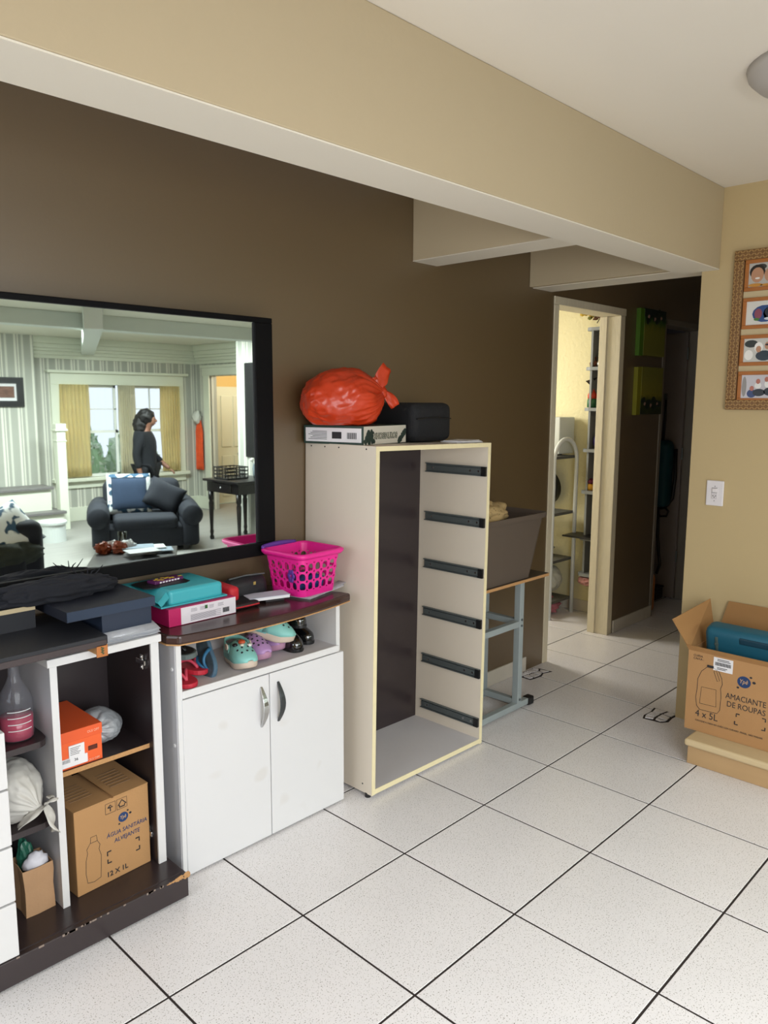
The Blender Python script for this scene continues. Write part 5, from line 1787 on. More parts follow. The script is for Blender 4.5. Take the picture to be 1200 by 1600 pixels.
WT0 = WT
WT = 1.366 - 0.0074
kb = thing('black_case', 'soft black fabric case at the back of the wardrobe top', 'bag', (1.12, 0.60, WT))
t = BM()
rbox(t, (0.985, 0.455, WT + 0.001), (1.235, 0.715, WT + 0.165), 0.035, 4)
for v in t.verts:
    n_ = noise.noise(v.co * 13)
    v.co += Vector((0.012, 0.010, 0.008)) * n_
    v.co.z = max(v.co.z, WT + 0.001)
obj('body', t, mat('case_fabric_black', '#131418', 0.8, 0.2, 20, 0.2, 120), kb, smooth=True)
bm = BM()
tube(bm, [(1.0, 0.452, WT + 0.10), (1.1, 0.447, WT + 0.105), (1.215, 0.452, WT + 0.10)], 0.003, 6)
obj('zip', bm, M_black, kb)
t = BM()
rbox(t, (1.225, 0.50, WT + 0.003), (1.25, 0.66, WT + 0.035), 0.01, 2)
obj('side_flap', t, M_black, kb)
WT = 1.366 - 0.0092
pl = thing('flat_papers', 'few white papers lying flat at the right end of the wardrobe top', 'papers', (1.24, 0.42, WT))
for k in range(3):
    M_ = Matrix.Translation((1.255, 0.425, WT + 0.001 + 0.003 * k)) @ Matrix.Rotation(radians(12 * k - 8), 4, 'Z')
    obj('sheet', mbox((-0.075, -0.055, 0), (0.075, 0.05, 0.0025), M_), M_paper, pl)

# ------------------------------------------------------------------ metal table with bin
tb = thing('metal_table', 'grey steel framed table with thin wooden top, behind the wardrobe carcass', 'table', (1.66, 0.56, 0))
TT = 0.678
obj('tabletop', mbox((1.37, 0.405, TT - 0.016), (1.955, 0.722, TT)), mat('table_dark_top', '#3c3126', 0.5, 0.1, 5), tb)
obj('top_edge', mbox((1.37, 0.4035, TT - 0.016), (1.9565, 0.4055, TT - 0.002)), M_chip, tb)


def bar(a_, b_, w_=0.03, name='bar'):
    a_, b_ = Vector(a_), Vector(b_)
    bm = BM()
    d = (b_ - a_)
    X_, Y_, D_ = frame_of(d)
    h = w_ / 2
    r_ = [[bm.verts.new(p + X_ * sx_ * h + Y_ * sy_ * h) for sx_, sy_ in ((-1, -1), (1, -1), (1, 1), (-1, 1))] for p in (a_, b_)]
    loft(bm, r_)
    return obj(name, bm, M_pot, tb, bevel=0.002)


for x in (1.42, 1.755):
    bar((x, 0.44, 0.03), (x, 0.44, TT - 0.017), 0.034, 'leg')
    bar((x, 0.65, 0.03), (x, 0.65, TT - 0.017), 0.034, 'leg')
    bar((x, 0.457, 0.455), (x, 0.633, 0.455), 0.03, 'cross_bar')
    bar((x, 0.457, 0.045), (x, 0.633, 0.045), 0.03, 'cross_bar')
bar((1.437, 0.44, 0.45), (1.738, 0.44, 0.45), 0.03, 'front_rail')
bar((1.35, 0.44, 0.028), (1.845, 0.44, 0.028), 0.03, 'foot_bar')
bar((1.35, 0.65, 0.028), (1.775, 0.65, 0.028), 0.03, 'foot_bar')
bm = BM()
for y_ in (0.44,):
    rbox(bm, (1.835, y_ - 0.021, 0.004), (1.885, y_ + 0.021, 0.047), 0.008, 2)
obj('end_cap', bm, M_black, tb)
bm = BM()
for zz in (0.44, 0.47, 0.06):
    cyl(bm, (1.755, 0.418, zz), (1.755, 0.424, zz), 0.006, 8)
obj('bolt', bm, M_steel, tb)
# tapered bin
bn = thing('storage_bin', 'open tapered brown grey plastic bin standing on the metal table', 'bin', (1.64, 0.56, TT))
M_bin = mat('bin_greybrown', '#5c5148', 0.45, 0.06, 6)
bm = BM()
rings = []
BB = ((1.39, 0.418), (1.815, 0.418), (1.815, 0.68), (1.39, 0.68))
BT = ((1.345, 0.395), (1.895, 0.395), (1.895, 0.722), (1.345, 0.722))


def rr(c4, z, r_=0.03):
    out_ = []
    xs = [p[0] for p in c4]
    ys = [p[1] for p in c4]
    for (cx, cy, a0) in ((max(xs) - r_, min(ys) + r_, -pi / 2), (max(xs) - r_, max(ys) - r_, 0), (min(xs) + r_, max(ys) - r_, pi / 2), (min(xs) + r_, min(ys) + r_, pi)):
        for k in range(5):
            a_ = a0 + pi / 2 * k / 4
            out_.append((cx + r_ * cos(a_), cy + r_ * sin(a_), z))
    return out_


def lerp4(t):
    return [((1 - t) * a_[0] + t * b_[0], (1 - t) * a_[1] + t * b_[1]) for a_, b_ in zip(BB, BT)]


BH = 0.318
for t in (0.0, 0.25, 0.5, 0.75, 0.92):
    rings.append([bm.verts.new(p) for p in rr(lerp4(t), TT + 0.001 + BH * t)])
rings.append([bm.verts.new(p) for p in rr([(a_[0] + (0.010 if a_[0] > 1.6 else -0.010), a_[1] + (0.003 if a_[1] > 0.5 else -0.012)) for a_ in lerp4(0.92)], TT + BH * 0.925)])
rings.append([bm.verts.new(p) for p in rr([(a_[0] + (0.012 if a_[0] > 1.6 else -0.012), a_[1] + (0.003 if a_[1] > 0.5 else -0.014)) for a_ in lerp4(0.97)], TT + BH)])
loft(bm, rings, cap=False)
bm.faces.new(rings[0][::-1])
obj('body', bm, M_bin, bn, solid=0.003)
rag = thing('beige_cloth', 'crumpled beige dotted cloth lying over the rim of the plastic bin', 'cloth', (1.49, 0.47, TT + BH))
bm = blob((1.52, 0.50, TT + BH + 0.012), (0.150, 0.085, 0.058), 0.35, 2.5, 6, 4)
obj('cloth', bm, mat('cloth_beige', '#b09668', 0.9, 0.1, 12, 0.3, 50, speck=(90, 0.64, '#6e5a38')), rag, smooth=True)

# ------------------------------------------------------------------ right cardboard box on the step
cb = thing('cardboard_box', 'large open cardboard softener box on the wooden step, flaps up', 'box', (2.05, -0.62, 0.1135))
BX0, BX1, BY0, BY1, BZ, BT_ = 1.885, 2.20, -0.86, -0.352, 0.114, 0.47
for nm, a_, b_ in (('front_side', (BX0, BY0, BZ), (BX0 + 0.004, BY1, BT_)), ('back_side', (BX1 - 0.004, BY0, BZ), (BX1, BY1, BT_)),
                   ('end_side', (BX0 + 0.004, BY1 - 0.004, BZ), (BX1 - 0.004, BY1, BT_)), ('end_side', (BX0 + 0.004, BY0, BZ), (BX1 - 0.004, BY0 + 0.004, BT_)),
                   ('bottom', (BX0 + 0.004, BY0 + 0.004, BZ), (BX1 - 0.004, BY1 - 0.004, BZ + 0.004))):
    obj(nm, mbox(a_, b_), M_card, cb)
for nm, q in (('flap', [(BX0, BY1, BT_), (BX0 - 0.012, BY1 + 0.008, BT_ + 0.022), (BX0 - 0.012, BY0, BT_ + 0.022), (BX0, BY0, BT_)]),
              ('flap', [(BX0 + 0.004, BY1, BT_), (BX1 - 0.03, BY1, BT_), (BX1 - 0.02, BY1 + 0.035, BT_ + 0.165), (BX0 + 0.01, BY1 + 0.085, BT_ + 0.115)]),
              ('flap', [(BX1, BY1, BT_), (BX1, BY0, BT_), (BX1 + 0.022, BY0, BT_ + 0.158), (BX1 + 0.022, BY1 - 0.035, BT_ + 0.158)])):
    bm = BM()
    poly(bm, q)
    obj(nm, bm, M_cardin, cb, solid=0.004)


def bpos(h, z, e=0.0006):
    """h runs to the right along the front, z up"""
    return Vector((BX0 - e, BY1 - h, BZ + z))


text('AMACIANTE', bpos(0.166, 0.182), FACE_MX, 0.034, M_ink, cb, sx=0.85)
text('DE ROUPAS', bpos(0.172, 0.147), FACE_MX, 0.034, M_ink, cb, sx=0.87)
text('4 x 5L', bpos(0.044, 0.068), FACE_MX, 0.042, M_ink, cb, sx=0.9)
text('COLOQUE A CAIXA NO CHÃO COM CUIDADO . FRÁGIL . NÃO MOLHAR', bpos(0.046, 0.046), FACE_MX, 0.0105, M_ink, cb, sx=0.8)
text('CUIDA\nCAIXA :', bpos(0.022, 0.332), FACE_MX, 0.013, M_ink, cb)
emblem(cb, bpos, (0.236, 0.268), 0.027, FACE_MX)
outline(cb, bpos, [(0.062, 0.10), (0.048, 0.115), (0.042, 0.15), (0.046, 0.19), (0.046, 0.235), (0.060, 0.272), (0.085, 0.298), (0.112, 0.298), (0.132, 0.288), (0.146, 0.260), (0.150, 0.235), (0.144, 0.215), (0.148, 0.18), (0.146, 0.12), (0.136, 0.102), (0.062, 0.10)], 0.0011)
outline(cb, bpos, [(0.060, 0.128), (0.130, 0.130), (0.126, 0.205), (0.064, 0.203), (0.060, 0.128)], 0.0009)
outline(cb, bpos, [(0.112, 0.283), (0.122, 0.288), (0.138, 0.248), (0.128, 0.243), (0.112, 0.283)], 0.0009)
outline(cb, bpos, [(0.084, 0.301), (0.110, 0.301)], 0.006, 'cap_drawing')
for (h, z, sx_, sz_) in ((0.215, 0.125, 1, -1), (0.330, 0.135, -1, -1), (0.210, 0.078, 1, 1), (0.330, 0.085, -1, 1)):
    outline(cb, bpos, [(h, z + sz_ * 0.013), (h, z), (h + sx_ * 0.013, z)], 0.0025, 'corner_mark')
lbl = BM()
box(lbl, (BX0 - 0.0012, BY1 - 0.188, BZ + 0.290), (BX0 + 0.001, BY1 - 0.108, BZ + 0.348))
lo_ = obj('white_label', lbl, M_paper, cb)
bm = BM()
for k in range(20):
    box(bm, (BX0 - 0.0020, BY1 - 0.180 + 0.0033 * k, BZ + 0.313), (BX0 - 0.0011, BY1 - 0.1785 + 0.0033 * k + 0.0005 * (k % 2), BZ + 0.328))
for q in range(4):
    box(bm, (BX0 - 0.0020, BY1 - 0.178 + 0.006 * q, BZ + (0.333, 0.339, 0.303, 0.297)[q]), (BX0 - 0.0011, BY1 - 0.124, BZ + (0.3355, 0.3415, 0.3055, 0.2995)[q]))
obj('barcode', bm, M_ink, lo_)
# teal case in it
tk = thing('teal_case', 'teal plastic carrying case with handle slot inside the open softener box', 'case', (2.08, -0.62, 0.13))
CM = Matrix.Translation((2.03, -0.61, 0.425)) @ Matrix.Rotation(radians(-14), 4, 'Y')
M_tc = mat('case_teal', '#1a5a70', 0.5, 0.05, 5)
bm = BM()
rbox(bm, (-0.05, -0.235, -0.28), (0.045, 0.225, 0.155), 0.03, 4, CM)
obj('shell', bm, M_tc, tk, smooth=True)
bm = BM()
rbox(bm, (-0.054, -0.055, 0.108), (-0.044, 0.075, 0.136), 0.004, 2, CM)
obj('handle_slot', bm, mat('slot_dark', '#123a4c', 0.5), tk)
bm = BM()
for yy in (0.17, -0.16):
    rbox(bm, (-0.0545, yy - 0.006, -0.02), (-0.046, yy + 0.006, 0.12), 0.002, 1, CM)
    for k in range(3):
        rbox(bm, (-0.057, yy - 0.008, 0.0 + 0.04 * k), (-0.046, yy + 0.008, 0.012 + 0.04 * k), 0.002, 1, CM)
obj('side_seam', bm, mat('seam_worn', '#4a5a56', 0.6, 0.5, 30), tk)

# ------------------------------------------------------------------ photo frame and switch
ff = thing('photo_frame', 'ornate woven pattern collage frame with four family photos on cream wall', 'photo frame', (XR - 0.012, -0.511, 1.498))
M_orn = bpy.data.materials.new('ornate_frame')
M_orn = mat('ornate_frame', '#7a5630', 0.45, 0.25, 40, 0.3, 60)
FY0, FY1, FZ0, FZ1 = -0.709, -0.313, 1.499, 2.184
FB = 0.044
for a_, b_ in (((XR - 0.022, FY0, FZ0), (XR - 0.001, FY1, FZ0 + FB)), ((XR - 0.022, FY0, FZ1 - FB), (XR - 0.001, FY1, FZ1)),
               ((XR - 0.022, FY1 - FB, FZ0 + FB), (XR - 0.001, FY1, FZ1 - FB)), ((XR - 0.022, FY0, FZ0 + FB), (XR - 0.001, FY0 + FB, FZ1 - FB))):
    br = obj('frame_bar', mbox(a_, b_), M_orn, ff, bevel=0.003)
    bm = BM()
    n1 = int((b_[1] - a_[1]) / 0.0115)
    n2 = int((b_[2] - a_[2]) / 0.0115)
    for i in range(n1):
        for j in range(n2):
            cy_ = a_[1] + (i + 0.5) * (b_[1] - a_[1]) / n1
            cz_ = a_[2] + (j + 0.5) * (b_[2] - a_[2]) / n2
            M_ = Matrix.Translation((XR - 0.0225, cy_, cz_)) @ Matrix.Rotation(radians(45 if (i + j) % 2 else -45), 4, 'X')
            box(bm, (-0.0015, -0.0058, -0.0022), (0.0015, 0.0058, 0.0022), M_)
    o = obj('woven_relief', bm, mat('ornate_light', '#a88450', 0.4, 0.2, 60), br)
    o['kind'] = 'stuff'
obj('backing', mbox((XR - 0.008, FY0 + FB, FZ0 + FB), (XR - 0.001, FY1 - FB, FZ1 - FB)), mat('backing_beige', '#cdbb94', 0.8), ff)
M_pw = mat('photo_wood', '#a8662c', 0.4, 0.15, 6, stretch=(1, 1, 8))
M_skin2 = mat('photo_skin', '#b98a6c', 0.6)
M_hair2 = mat('photo_hair', '#241c1a', 0.6)


def disc_x(bm, x, cy_, cz_, ry_, rz_, n=14):
    bm.faces.new([bm.verts.new((x, cy_ - ry_ * cos(2 * pi * k / n), cz_ + rz_ * sin(2 * pi * k / n))) for k in range(n)])


YL = FY1 - FB
for k, zc in enumerate((2.074, 1.914, 1.756, 1.600)):
    h = 0.066
    x = XR - 0.016
    a0, a1 = YL - 0.30, YL - 0.004
    bm = BM()
    box(bm, (x - 0.005, a0, zc - h), (x + 0.006, a1, zc - h + 0.016))
    box(bm, (x - 0.005, a0, zc + h - 0.016), (x + 0.006, a1, zc + h))
    box(bm, (x - 0.005, a1 - 0.016, zc - h + 0.016), (x + 0.006, a1, zc + h - 0.016))
    box(bm, (x - 0.005, a0, zc - h + 0.016), (x + 0.006, a0 + 0.016, zc + h - 0.016))
    ir = obj('inner_frame', bm, M_pw, ff, bevel=0.002)
    base = ('#b8b4ae', '#d9d6cf', '#c9c7c0', '#c4bfc4')[k]
    obj('photo', mbox((x, a0 + 0.016, zc - h + 0.016), (x + 0.003, a1 - 0.016, zc + h - 0.016)), mat('photo_base_%d' % k, base, 0.25), ir)
    xx = x - 0.0004
    L_ = a1 - 0.016
    layers = []
    if k == 0:
        layers = [('#3b3a3c', [(L_ - 0.05, zc + 0.033, 0.022, 0.012)]), ('#241c1a', [(L_ - 0.035, zc + 0.014, 0.032, 0.030)]), ('#b98a6c', [(L_ - 0.036, zc, 0.026, 0.032), (L_ - 0.088, zc - 0.002, 0.024, 0.030), (L_ - 0.13, zc, 0.022, 0.028)]),
                  ('#e8e2dc', [(L_ - 0.037, zc - 0.014, 0.010, 0.004)]), ('#c58a3a', [(L_ - 0.03, zc - 0.042, 0.03, 0.008), (L_ - 0.08, zc - 0.044, 0.03, 0.006)])]
    elif k == 1:
        layers = [('#2c4a82', [(L_ - 0.075, zc - 0.004, 0.05, 0.036), (L_ - 0.12, zc - 0.004, 0.05, 0.036)]), ('#8c4a5a', [(L_ - 0.05, zc - 0.004, 0.016, 0.022)]), ('#20242e', [(L_ - 0.10, zc + 0.002, 0.024, 0.022)]), ('#d0d4da', [(L_ - 0.095, zc - 0.026, 0.02, 0.006)]), ('#4a7a3a', [(L_ - 0.045, zc - 0.027, 0.012, 0.006)])]
    elif k == 2:
        layers = [('#2b2f2a', [(L_ - 0.03, zc + 0.028, 0.028, 0.016)]), ('#efece6', [(L_ - 0.022, zc - 0.02, 0.018, 0.022), (L_ - 0.062, zc + 0.012, 0.018, 0.022)]), ('#26323c', [(L_ - 0.085, zc - 0.024, 0.034, 0.022), (L_ - 0.14, zc - 0.02, 0.04, 0.024)]),
                  ('#b98a6c', [(L_ - 0.062, zc + 0.004, 0.011, 0.014), (L_ - 0.098, zc + 0.018, 0.012, 0.016), (L_ - 0.14, zc + 0.02, 0.012, 0.016)]), ('#1b1b1d', [(L_ - 0.098, zc + 0.022, 0.010, 0.004)])]
    else:
        layers = [('#8f8a86', [(L_ - 0.012, zc, 0.010, 0.044)]), ('#2a3a6a', [(L_ - 0.045, zc - 0.03, 0.02, 0.018)]), ('#e4e2de', [(L_ - 0.07, zc + 0.004, 0.014, 0.014), (L_ - 0.11, zc + 0.010, 0.014, 0.016)]), ('#1d1f26', [(L_ - 0.075, zc - 0.026, 0.026, 0.016), (L_ - 0.12, zc - 0.022, 0.026, 0.018)]),
                  ('#b06a58', [(L_ - 0.045, zc - 0.008, 0.009, 0.011), (L_ - 0.07, zc + 0.022, 0.009, 0.011), (L_ - 0.105, zc + 0.030, 0.009, 0.011), (L_ - 0.14, zc + 0.01, 0.012, 0.014)])]
    for q, (c_, ds) in enumerate(layers):
        bm = BM()
        for (cy_, cz_, ry_, rz_) in ds:
            rz2 = min(rz_, h - 0.0165 - abs(cz_ - zc)) if rz_ > h - 0.0165 - abs(cz_ - zc) else rz_
            disc_x(bm, xx - 0.0003 * q, cy_, cz_, min(ry_, max(0.002, L_ - cy_)), max(0.002, rz2))
        obj('photo_print', bm, mat('photo' + c_, c_, 0.3), ir, recalc=False)
sw = thing('light_switch', 'white wall plate with switch and socket on the cream wall', 'switch', (XR - 0.006, -0.289, 1.06))
bm = BM()
rbox(bm, (XR - 0.010, -0.328, 1.060), (XR - 0.0005, -0.250, 1.176), 0.004, 2)
obj('plate', bm, mat('switch_white', '#e2dcdd', 0.35), sw)
bm = BM()
rbox(bm, (XR - 0.0125, -0.303, 1.092), (XR - 0.009, -0.275, 1.144), 0.0012, 1)
obj('module', bm, mat('switch_module', '#d6cfd0', 0.4), sw)
bm = BM()
rbox(bm, (XR - 0.017, -0.299, 1.122), (XR - 0.012, -0.279, 1.140), 0.0015, 1)
obj('rocker', bm, mat('switch_white', '#e2dcdd', 0.35), sw)
bm = BM()
for (yy, zz) in ((-0.283, 1.106), (-0.289, 1.100), (-0.295, 1.106)):
    cyl(bm, (XR - 0.0132, yy, zz), (XR - 0.012, yy, zz), 0.0022, 8)
for zz in (1.150, 1.083):
    cyl(bm, (XR - 0.0108, -0.289, zz), (XR - 0.0095, -0.289, zz), 0.002, 8)
for (za, zb_) in ((1.1205, 1.1215), (1.1415, 1.1425)):
    box(bm, (XR - 0.0130, -0.302, za), (XR - 0.0122, -0.276, zb_))
obj('socket_hole', bm, M_ink, sw)
# ceiling lamp at the right edge
cl = thing('ceiling_lamp', 'round grey ceiling lamp at the right edge of the photo', 'ceiling lamp', (1.13, -0.93, 2.40))
bm = BM()
lathe(bm, [(0.001, 2.395), (0.10, 2.402), (0.17, 2.42), (0.195, 2.445), (0.20, 2.4645)], (1.13, -0.93, 0), 40)
obj('shade', bm, mat('lamp_grey', '#b5b0ab', 0.6), cl, smooth=True)
bm = BM()
lathe(bm, [(0.001, 2.386), (0.010, 2.388), (0.012, 2.396), (0.008, 2.398)], (1.13, -0.93, 0), 12)
obj('finial', bm, M_chrome, cl, smooth=True)

# ------------------------------------------------------------------ pantry: white rack and grey corner shelf
XP = 3.65
rk = thing('white_rack', 'white tube rack with dark wire shelves in the pantry', 'rack', (3.5, 1.5, 0))
M_wt = mat('tube_white', '#d3d6d2', 0.4)
y0, y1 = 1.205, 1.85
for x in (3.30, 3.58):
    pass
for yy, nm in ((y0, 'end_frame'), (y1, 'end_frame')):
    bm = BM()
    pts = [(3.57, yy, 0.0), (3.57, yy, 1.12)]
    for k in range(1, 17):
        a_ = pi * k / 16
        pts.append((3.42 + 0.15 * cos(a_), yy, 1.12 + 0.155 * sin(a_)))
    pts += [(3.27, yy, 0.0)]
    tube(bm, pts, 0.0145, 12)
    obj(nm, bm, M_wt, rk, smooth=True)
M_wsh = mat('rack_shelf_dark', '#57564f', 0.5, 0.1, 10)
for zz in (1.135, 0.735, 0.395, 0.10):
    bm = BM()
    box(bm, (3.28, y0 + 0.012, zz), (3.565, y1 - 0.012, zz + 0.02))
    obj('rack_shelf', bm, M_wsh, rk)
mwv = thing('cream_appliance', 'pale grey boxy appliance on top shelf of the white rack', 'appliance', (3.48, 1.6, 1.156))
obj('body', mbox((3.42, 1.262, 1.165), (3.62, 1.80, 1.425)), mat('appliance_pale', '#c9ccc4', 0.45, 0.02, 4), mwv, bevel=0.006)
bm = BM()
for yy in (1.30, 1.74):
    cyl(bm, (3.5, yy, 1.1555), (3.5, yy, 1.166), 0.012, 8)
obj('foot', bm, M_black, mwv)
bm = BM()
rbox(bm, (3.414, 1.42, 1.20), (3.421, 1.78, 1.40), 0.004, 1)
obj('door', bm, mat('appliance_door', '#b4b8b2', 0.3), mwv)
pn = thing('round_pan', 'large black round pan standing on edge on the middle shelf of the white rack', 'pan', (3.5, 1.50, 0.755))
bm = BM()
lathe(bm, [(0.001, 0.0), (0.13, 0.0), (0.150, 0.05), (0.145, 0.05), (0.125, 0.008), (0.001, 0.008)], (0, 0, 0), 32)
bm.transform(Matrix.Translation((3.52, 1.475, 0.906)) @ Matrix.Rotation(radians(78), 4, 'Y') @ Matrix.Rotation(radians(0), 4, 'X'))
obj('pan', bm, mat('pan_black', '#15161a', 0.35), pn, smooth=True)
bm = BM()
tube(bm, [(3.53, 1.475, 1.05), (3.54, 1.475, 1.10), (3.545, 1.475, 1.12)], 0.010, 8)
obj('handle', bm, M_black, pn)
cn = thing('grey_colander', 'dark metal colander on the third shelf of the white rack', 'colander', (3.47, 1.44, 0.416))
bm = BM()
lathe(bm, [(0.05, 0.4155), (0.07, 0.42), (0.115, 0.47), (0.122, 0.472), (0.110, 0.466), (0.065, 0.425), (0.001, 0.423)], (3.47, 1.44, 0), 24)
obj('bowl', bm, mat('colander_metal', '#5a5c55', 0.3, metal=0.7), cn, smooth=True)
bm = BM()
tube(bm, [(3.46, 1.37, 0.47), (3.46, 1.36, 0.51), (3.46, 1.39, 0.525), (3.46, 1.42, 0.505)], 0.006, 8)
obj('handle', bm, M_black, cn)
tag(obj('grey_bag', bag((3.46, 1.42, 0.25), (0.11, 0.18, 0.12), (-0.3, 0.6, 0.5), 0.14, 11, 0.1, 4, zmin=0.121), mat('bag_grey_print', '#a8a698', 0.4, 0.5, 8), smooth=True), 'grey printed plastic bag on the bottom shelf of the white rack', 'bag')
tag(obj('floral_cloth', blob((3.42, 1.38, 0.068), (0.12, 0.15, 0.066), 0.3, 4, 7, 4, flat=-0.064), mat('floral_pink', '#a8646c', 0.9, 0.8, 26), smooth=True), 'bundled pink floral cloth on the pantry floor under the white rack', 'cloth')
tag(obj('dark_shoe_bag', blob((3.48, 1.44, 0.325), (0.07, 0.10, 0.035), 0.3, 4, 9, 3), M_black, smooth=True), 'dark folded item lying on the grey printed bag under the white rack', 'pouch')
# grey corner shelf
gs = thing('corner_shelf', 'tall grey wall shelf with rounded ledges in the pantry', 'shelf', (3.58, 1.0, 0.3))
M_gs = mat('shelf_grey', '#8b8f90', 0.45, 0.05, 6)
M_gsd = mat('shelf_grey_dark', '#4f5254', 0.5, 0.05, 6)
obj('back_board', mbox((3.628, 0.86, 0.31), (3.648, 1.10, 2.03)), M_gsd, gs)
obj('side_board', mbox((3.52, 1.085, 0.31), (3.628, 1.10, 2.03)), M_gs, gs)
for zz in (2.015, 1.748, 1.470, 1.185, 0.892, 0.560, 0.300):
    bm = BM()
    pts = [(3.648, 0.87), (3.648, 1.135)] + [(3.54 - 0.05 * sin(pi / 2 * k / 5), 1.135 - 0.05 * (1 - cos(pi / 2 * k / 5))) for k in range(6)] + [(3.49, 0.87)]
    prism(bm, pts, zz, zz + 0.022)
    obj('ledge', bm, M_gs, gs)
tag(obj('dark_tray', mbox((3.42, 0.98, 0.583), (3.62, 1.215, 0.595)), M_black, bevel=0.004), 'thin dark tray lying on a ledge of the grey corner shelf', 'tray')


def small(name, lab, cat, parts, loc):
    r = thing(name, lab, cat, loc)
    for nm, bm, m_ in parts:
        obj(nm, bm, m_, r, smooth=True)
    return r


b1 = BM()
lathe(b1, [(0.02, 1.493), (0.034, 1.496), (0.034, 1.54), (0.03, 1.555)], (3.555, 1.095, 0), 14)
b2 = BM()
lathe(b2, [(0.03, 1.5551), (0.032, 1.58), (0.018, 1.605), (0.008, 1.63), (0.006, 1.66), (0.001, 1.662)], (3.555, 1.095, 0), 14)
small('red_green_bottle', 'small red topped green bottle on the third ledge of the grey corner shelf', 'bottle', [('base', b1, mat('deco_green', '#2f6a44', 0.4)), ('top', b2, mat('deco_red', '#c8402a', 0.4))], (3.555, 1.095, 1.493))
b1 = BM()
lathe(b1, [(0.025, 1.771), (0.03, 1.80), (0.012, 1.82), (0.016, 1.835), (0.001, 1.85)], (3.56, 1.095, 0), 12)
tag(obj('brown_figurine', b1, mat('fig_brown', '#6a3a2a', 0.5, 0.3, 30), smooth=True), 'small dark red figurine at the front of the second ledge of the grey corner shelf', 'figurine')
b1 = BM()
lathe(b1, [(0.03, 1.771), (0.035, 1.80), (0.02, 1.82), (0.028, 1.84), (0.024, 1.865), (0.001, 1.88)], (3.57, 1.045, 0), 12)
tag(obj('silver_figurine', b1, mat('fig_silver', '#b9b7ae', 0.25, metal=0.7), smooth=True), 'small silver figurine farther in on the second ledge of the grey corner shelf', 'figurine')
bm = BM()
for s_ in (-1, 1):
    poly(bm, [(3.55, 1.06, 1.70), (3.55 - 0.03, 1.06 + s_ * 0.07, 1.655 + 0.02 * s_), (3.58, 1.06 + s_ * 0.07, 1.65)])
tag(obj('hanging_bird', bm, M_black, solid=0.004), 'black bird shaped ornament hanging under a ledge of the grey corner shelf', 'ornament')
b1 = BM()
lathe(b1, [(0.03, 0.915), (0.036, 0.93), (0.036, 0.955), (0.03, 0.96)], (3.56, 1.075, 0), 14)
small('yellow_pot', 'small yellow pot with purple flowers on a ledge of the grey corner shelf', 'pot', [('pot', b1, mat('pot_yellow', '#d8a032', 0.5)), ('flowers', blob((3.56, 1.075, 0.975), (0.035, 0.035, 0.022), 0.6, 5, 3, 3), mat('flower_purple', '#6a2440', 0.8, 0.4, 40))], (3.56, 1.075, 0.915))
tag(obj('purple_jar', blob((3.57, 1.05, 1.26), (0.03, 0.03, 0.052), 0.1, 3, 2, 3), mat('jar_purple', '#4a3f86', 0.4), smooth=True), 'small purple jar on a ledge of the grey corner shelf', 'jar')
tag(obj('flowery_pouch', blob((3.55, 1.06, 0.262), (0.06, 0.075, 0.036), 0.3, 4, 3, 4), mat('pouch_flowery', '#c08a86', 0.9, 0.7, 35), smooth=True), 'pink flowery pouch hanging at the bottom of the grey corner shelf', 'pouch')
# dried flowers above the shelf
fg = thing('dried_flowers', 'hanging bunch of dried brown and yellow flowers above the grey corner shelf', 'flowers', (3.58, 1.08, 2.10))
rn = random.Random(12)
for i, (c_, y_, n_) in enumerate((('#5a3a24', 1.065, 14), ('#b89a3c', 1.15, 8), ('#6a6a2a', 1.12, 5))):
    for k in range(n_):
        p = Vector((3.58 + rn.uniform(-0.05, 0.05), y_ + rn.uniform(-0.05, 0.05), 2.145 + rn.uniform(-0.045, 0.03)))
        obj('blossom', blob(p, (0.016, 0.018, 0.014), 0.6, 5, k, 1), mat('dry' + c_, c_, 0.9), fg)
bm = BM()
tube(bm, [(3.64, 0.98, 2.19), (3.60, 1.06, 2.17), (3.58, 1.13, 2.165), (3.57, 1.21, 2.15)], 0.004, 6)
tube(bm, [(3.60, 1.05, 2.17), (3.58, 1.07, 2.11), (3.57, 1.09, 2.07)], 0.003, 6)
obj('stem', bm, mat('dry_stem', '#4a3a24', 0.9), fg)

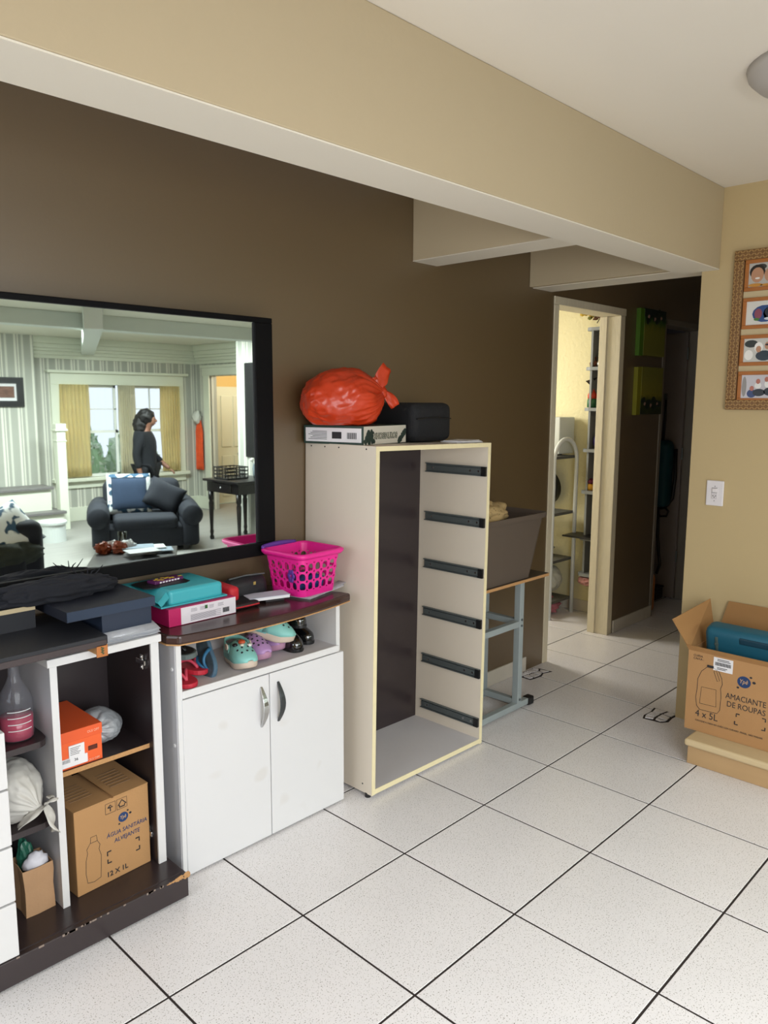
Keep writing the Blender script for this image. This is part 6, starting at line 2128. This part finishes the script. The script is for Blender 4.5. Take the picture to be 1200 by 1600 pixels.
# ------------------------------------------------------------------ corridor
def painting(z0, z1, lab, flip):
    r = thing('canvas_painting', lab, 'painting', (3.64, YW - 0.02, z0))
    m = bpy.data.materials.new('painting_green')
    m.use_nodes = True
    nt = m.node_tree
    p = nt.nodes['Principled BSDF']
    tc = nt.nodes.new('ShaderNodeTexCoord')
    sp = nt.nodes.new('ShaderNodeSeparateXYZ')
    nt.links.new(tc.outputs['Generated'], sp.inputs[0])
    n = nt.nodes.new('ShaderNodeTexNoise')
    n.inputs['Scale'].default_value = 5
    nt.links.new(tc.outputs['Generated'], n.inputs['Vector'])
    a_ = nt.nodes.new('ShaderNodeMath')
    a_.operation = 'MULTIPLY_ADD'
    a_.inputs[1].default_value = 0.35
    nt.links.new(n.outputs[0], a_.inputs[0])
    nt.links.new(sp.outputs[2], a_.inputs[2])
    r_ = nt.nodes.new('ShaderNodeValToRGB')
    e = r_.color_ramp.elements
    if flip:
        cols = ((0.15, '#1c2410'), (0.42, '#3a4416'), (0.6, '#8a8428'), (1.2, '#7c7c30'))
    else:
        cols = ((0.15, '#7c7c30'), (0.75, '#7a7c28'), (0.95, '#2f5a1c'), (1.15, '#10201a'))
    e[0].position, e[0].color = cols[0][0], (*lin(cols[0][1]), 1)
    e[1].position, e[1].color = min(1, cols[3][0]), (*lin(cols[3][1]), 1)
    for q in (1, 2):
        x = e.new(cols[q][0])
        x.color = (*lin(cols[q][1]), 1)
    nt.links.new(a_.outputs[0], r_.inputs[0])
    nt.links.new(r_.outputs[0], p.inputs['Base Color'])
    p.inputs['Roughness'].default_value = 0.5
    obj('canvas', mbox((3.485, YW - 0.032, z0), (3.80, YW - 0.001, z1)), m, r, bevel=0.003)
    obj('side_strip', mbox((3.432, YW - 0.030, z0 - 0.003), (3.486, YW - 0.001, z1 - 0.004)), mat('strip_green_%d' % flip, ('#4f7a18', '#8c8a1c')[flip], 0.4, 0.3, 5, stretch=(1, 1, 2)), r)
    bm = BM()
    rn = random.Random(flip + 2)
    zz = z1 - 0.05 if not flip else z0 + 0.07
    for k in range(9):
        add(bm, blob((3.50 + rn.uniform(0.02, 0.26), YW - 0.033, zz + rn.uniform(-0.03, 0.03)), (0.03, 0.002, 0.022), 0.5, 4, k, 2))
    obj('painted_leaves', bm, mat('paint_dark', '#16261a', 0.5), r)
    bm = BM()
    for k in range(3):
        add(bm, blob((3.54 + 0.09 * k, YW - 0.034, zz - 0.01 * (k % 2)), (0.014, 0.002, 0.012), 0.5, 4, k, 2))
    obj('painted_flower', bm, mat('paint_pink', '#b08a7c', 0.5), r)


painting(1.835, 2.135, 'upper of two green canvases in the dark corridor, flowers at its top', 0)
painting(1.452, 1.762, 'lower of two green canvases in the dark corridor, dark at its bottom', 1)
# things in the dark back room
bgk = thing('teal_bag', 'dark teal bag hanging in the dark doorway at the corridor end', 'bag', (4.40, 0.96, 0.73))
t = BM()
rbox(t, (4.32, 0.865, 0.73), (4.452, 1.06, 1.24), 0.045, 4)
for v in t.verts:
    v.co += Vector((0.02, 0.02, 0.02)) * noise.noise(v.co * 7)
obj('body', t, mat('bag_teal', '#0f4a5a', 0.6, 0.15, 6), bgk, smooth=True)
bm = BM()
tube(bm, [(4.40, 0.95, 1.22), (4.44, 0.96, 1.40), (4.448, 0.965, 1.56)], 0.010, 8)
tube(bm, [(4.43, 0.858, 1.18), (4.43, 0.852, 0.95), (4.42, 0.86, 0.80), (4.40, 0.90, 0.73), (4.40, 0.95, 0.72)], 0.014, 8)
tube(bm, [(4.40, 0.93, 0.74), (4.40, 0.97, 0.70), (4.40, 0.94, 0.655), (4.40, 0.89, 0.66), (4.40, 0.875, 0.70), (4.40, 0.91, 0.73)], 0.008, 8)
tube(bm, [(4.40, 0.96, 0.74), (4.40, 0.95, 0.5), (4.40, 0.935, 0.36), (4.40, 0.92, 0.28), (4.40, 0.945, 0.20)], 0.012, 8)
obj('strap', bm, M_black, bgk, smooth=True)
hk = BM()
box(hk, (4.435, 0.955, 1.55), (4.455, 0.975, 1.60))
obj('hook', hk, M_steel, bgk)
vc = thing('orange_cleaner', 'orange upright object standing behind the corridor wall edge', 'cleaner', (3.98, 0.83, 0))
bm = BM()
rbox(bm, (3.94, 0.772, 0.001), (4.03, 0.90, 0.29), 0.035, 4)
obj('body', bm, mat('cleaner_orange', '#c8761c', 0.4, 0.1, 6), vc, smooth=True)
bm = BM()
rbox(bm, (3.955, 0.79, 0.285), (4.015, 0.88, 0.34), 0.02, 3)
tube(bm, [(3.99, 0.825, 0.33), (4.0, 0.82, 0.6), (4.02, 0.82, 0.85)], 0.014, 8)
obj('handle', bm, M_black, vc, smooth=True)
bx = thing('black_box_floor', 'small black box on the floor of the dark doorway', 'box', (4.37, 0.98, 0))
obj('body', mbox((4.30, 0.90, 0.001), (4.44, 1.06, 0.09)), M_black, bx, bevel=0.01)
obj('lid', mbox((4.297, 0.897, 0.09), (4.443, 1.063, 0.105)), M_black, bx, bevel=0.004)
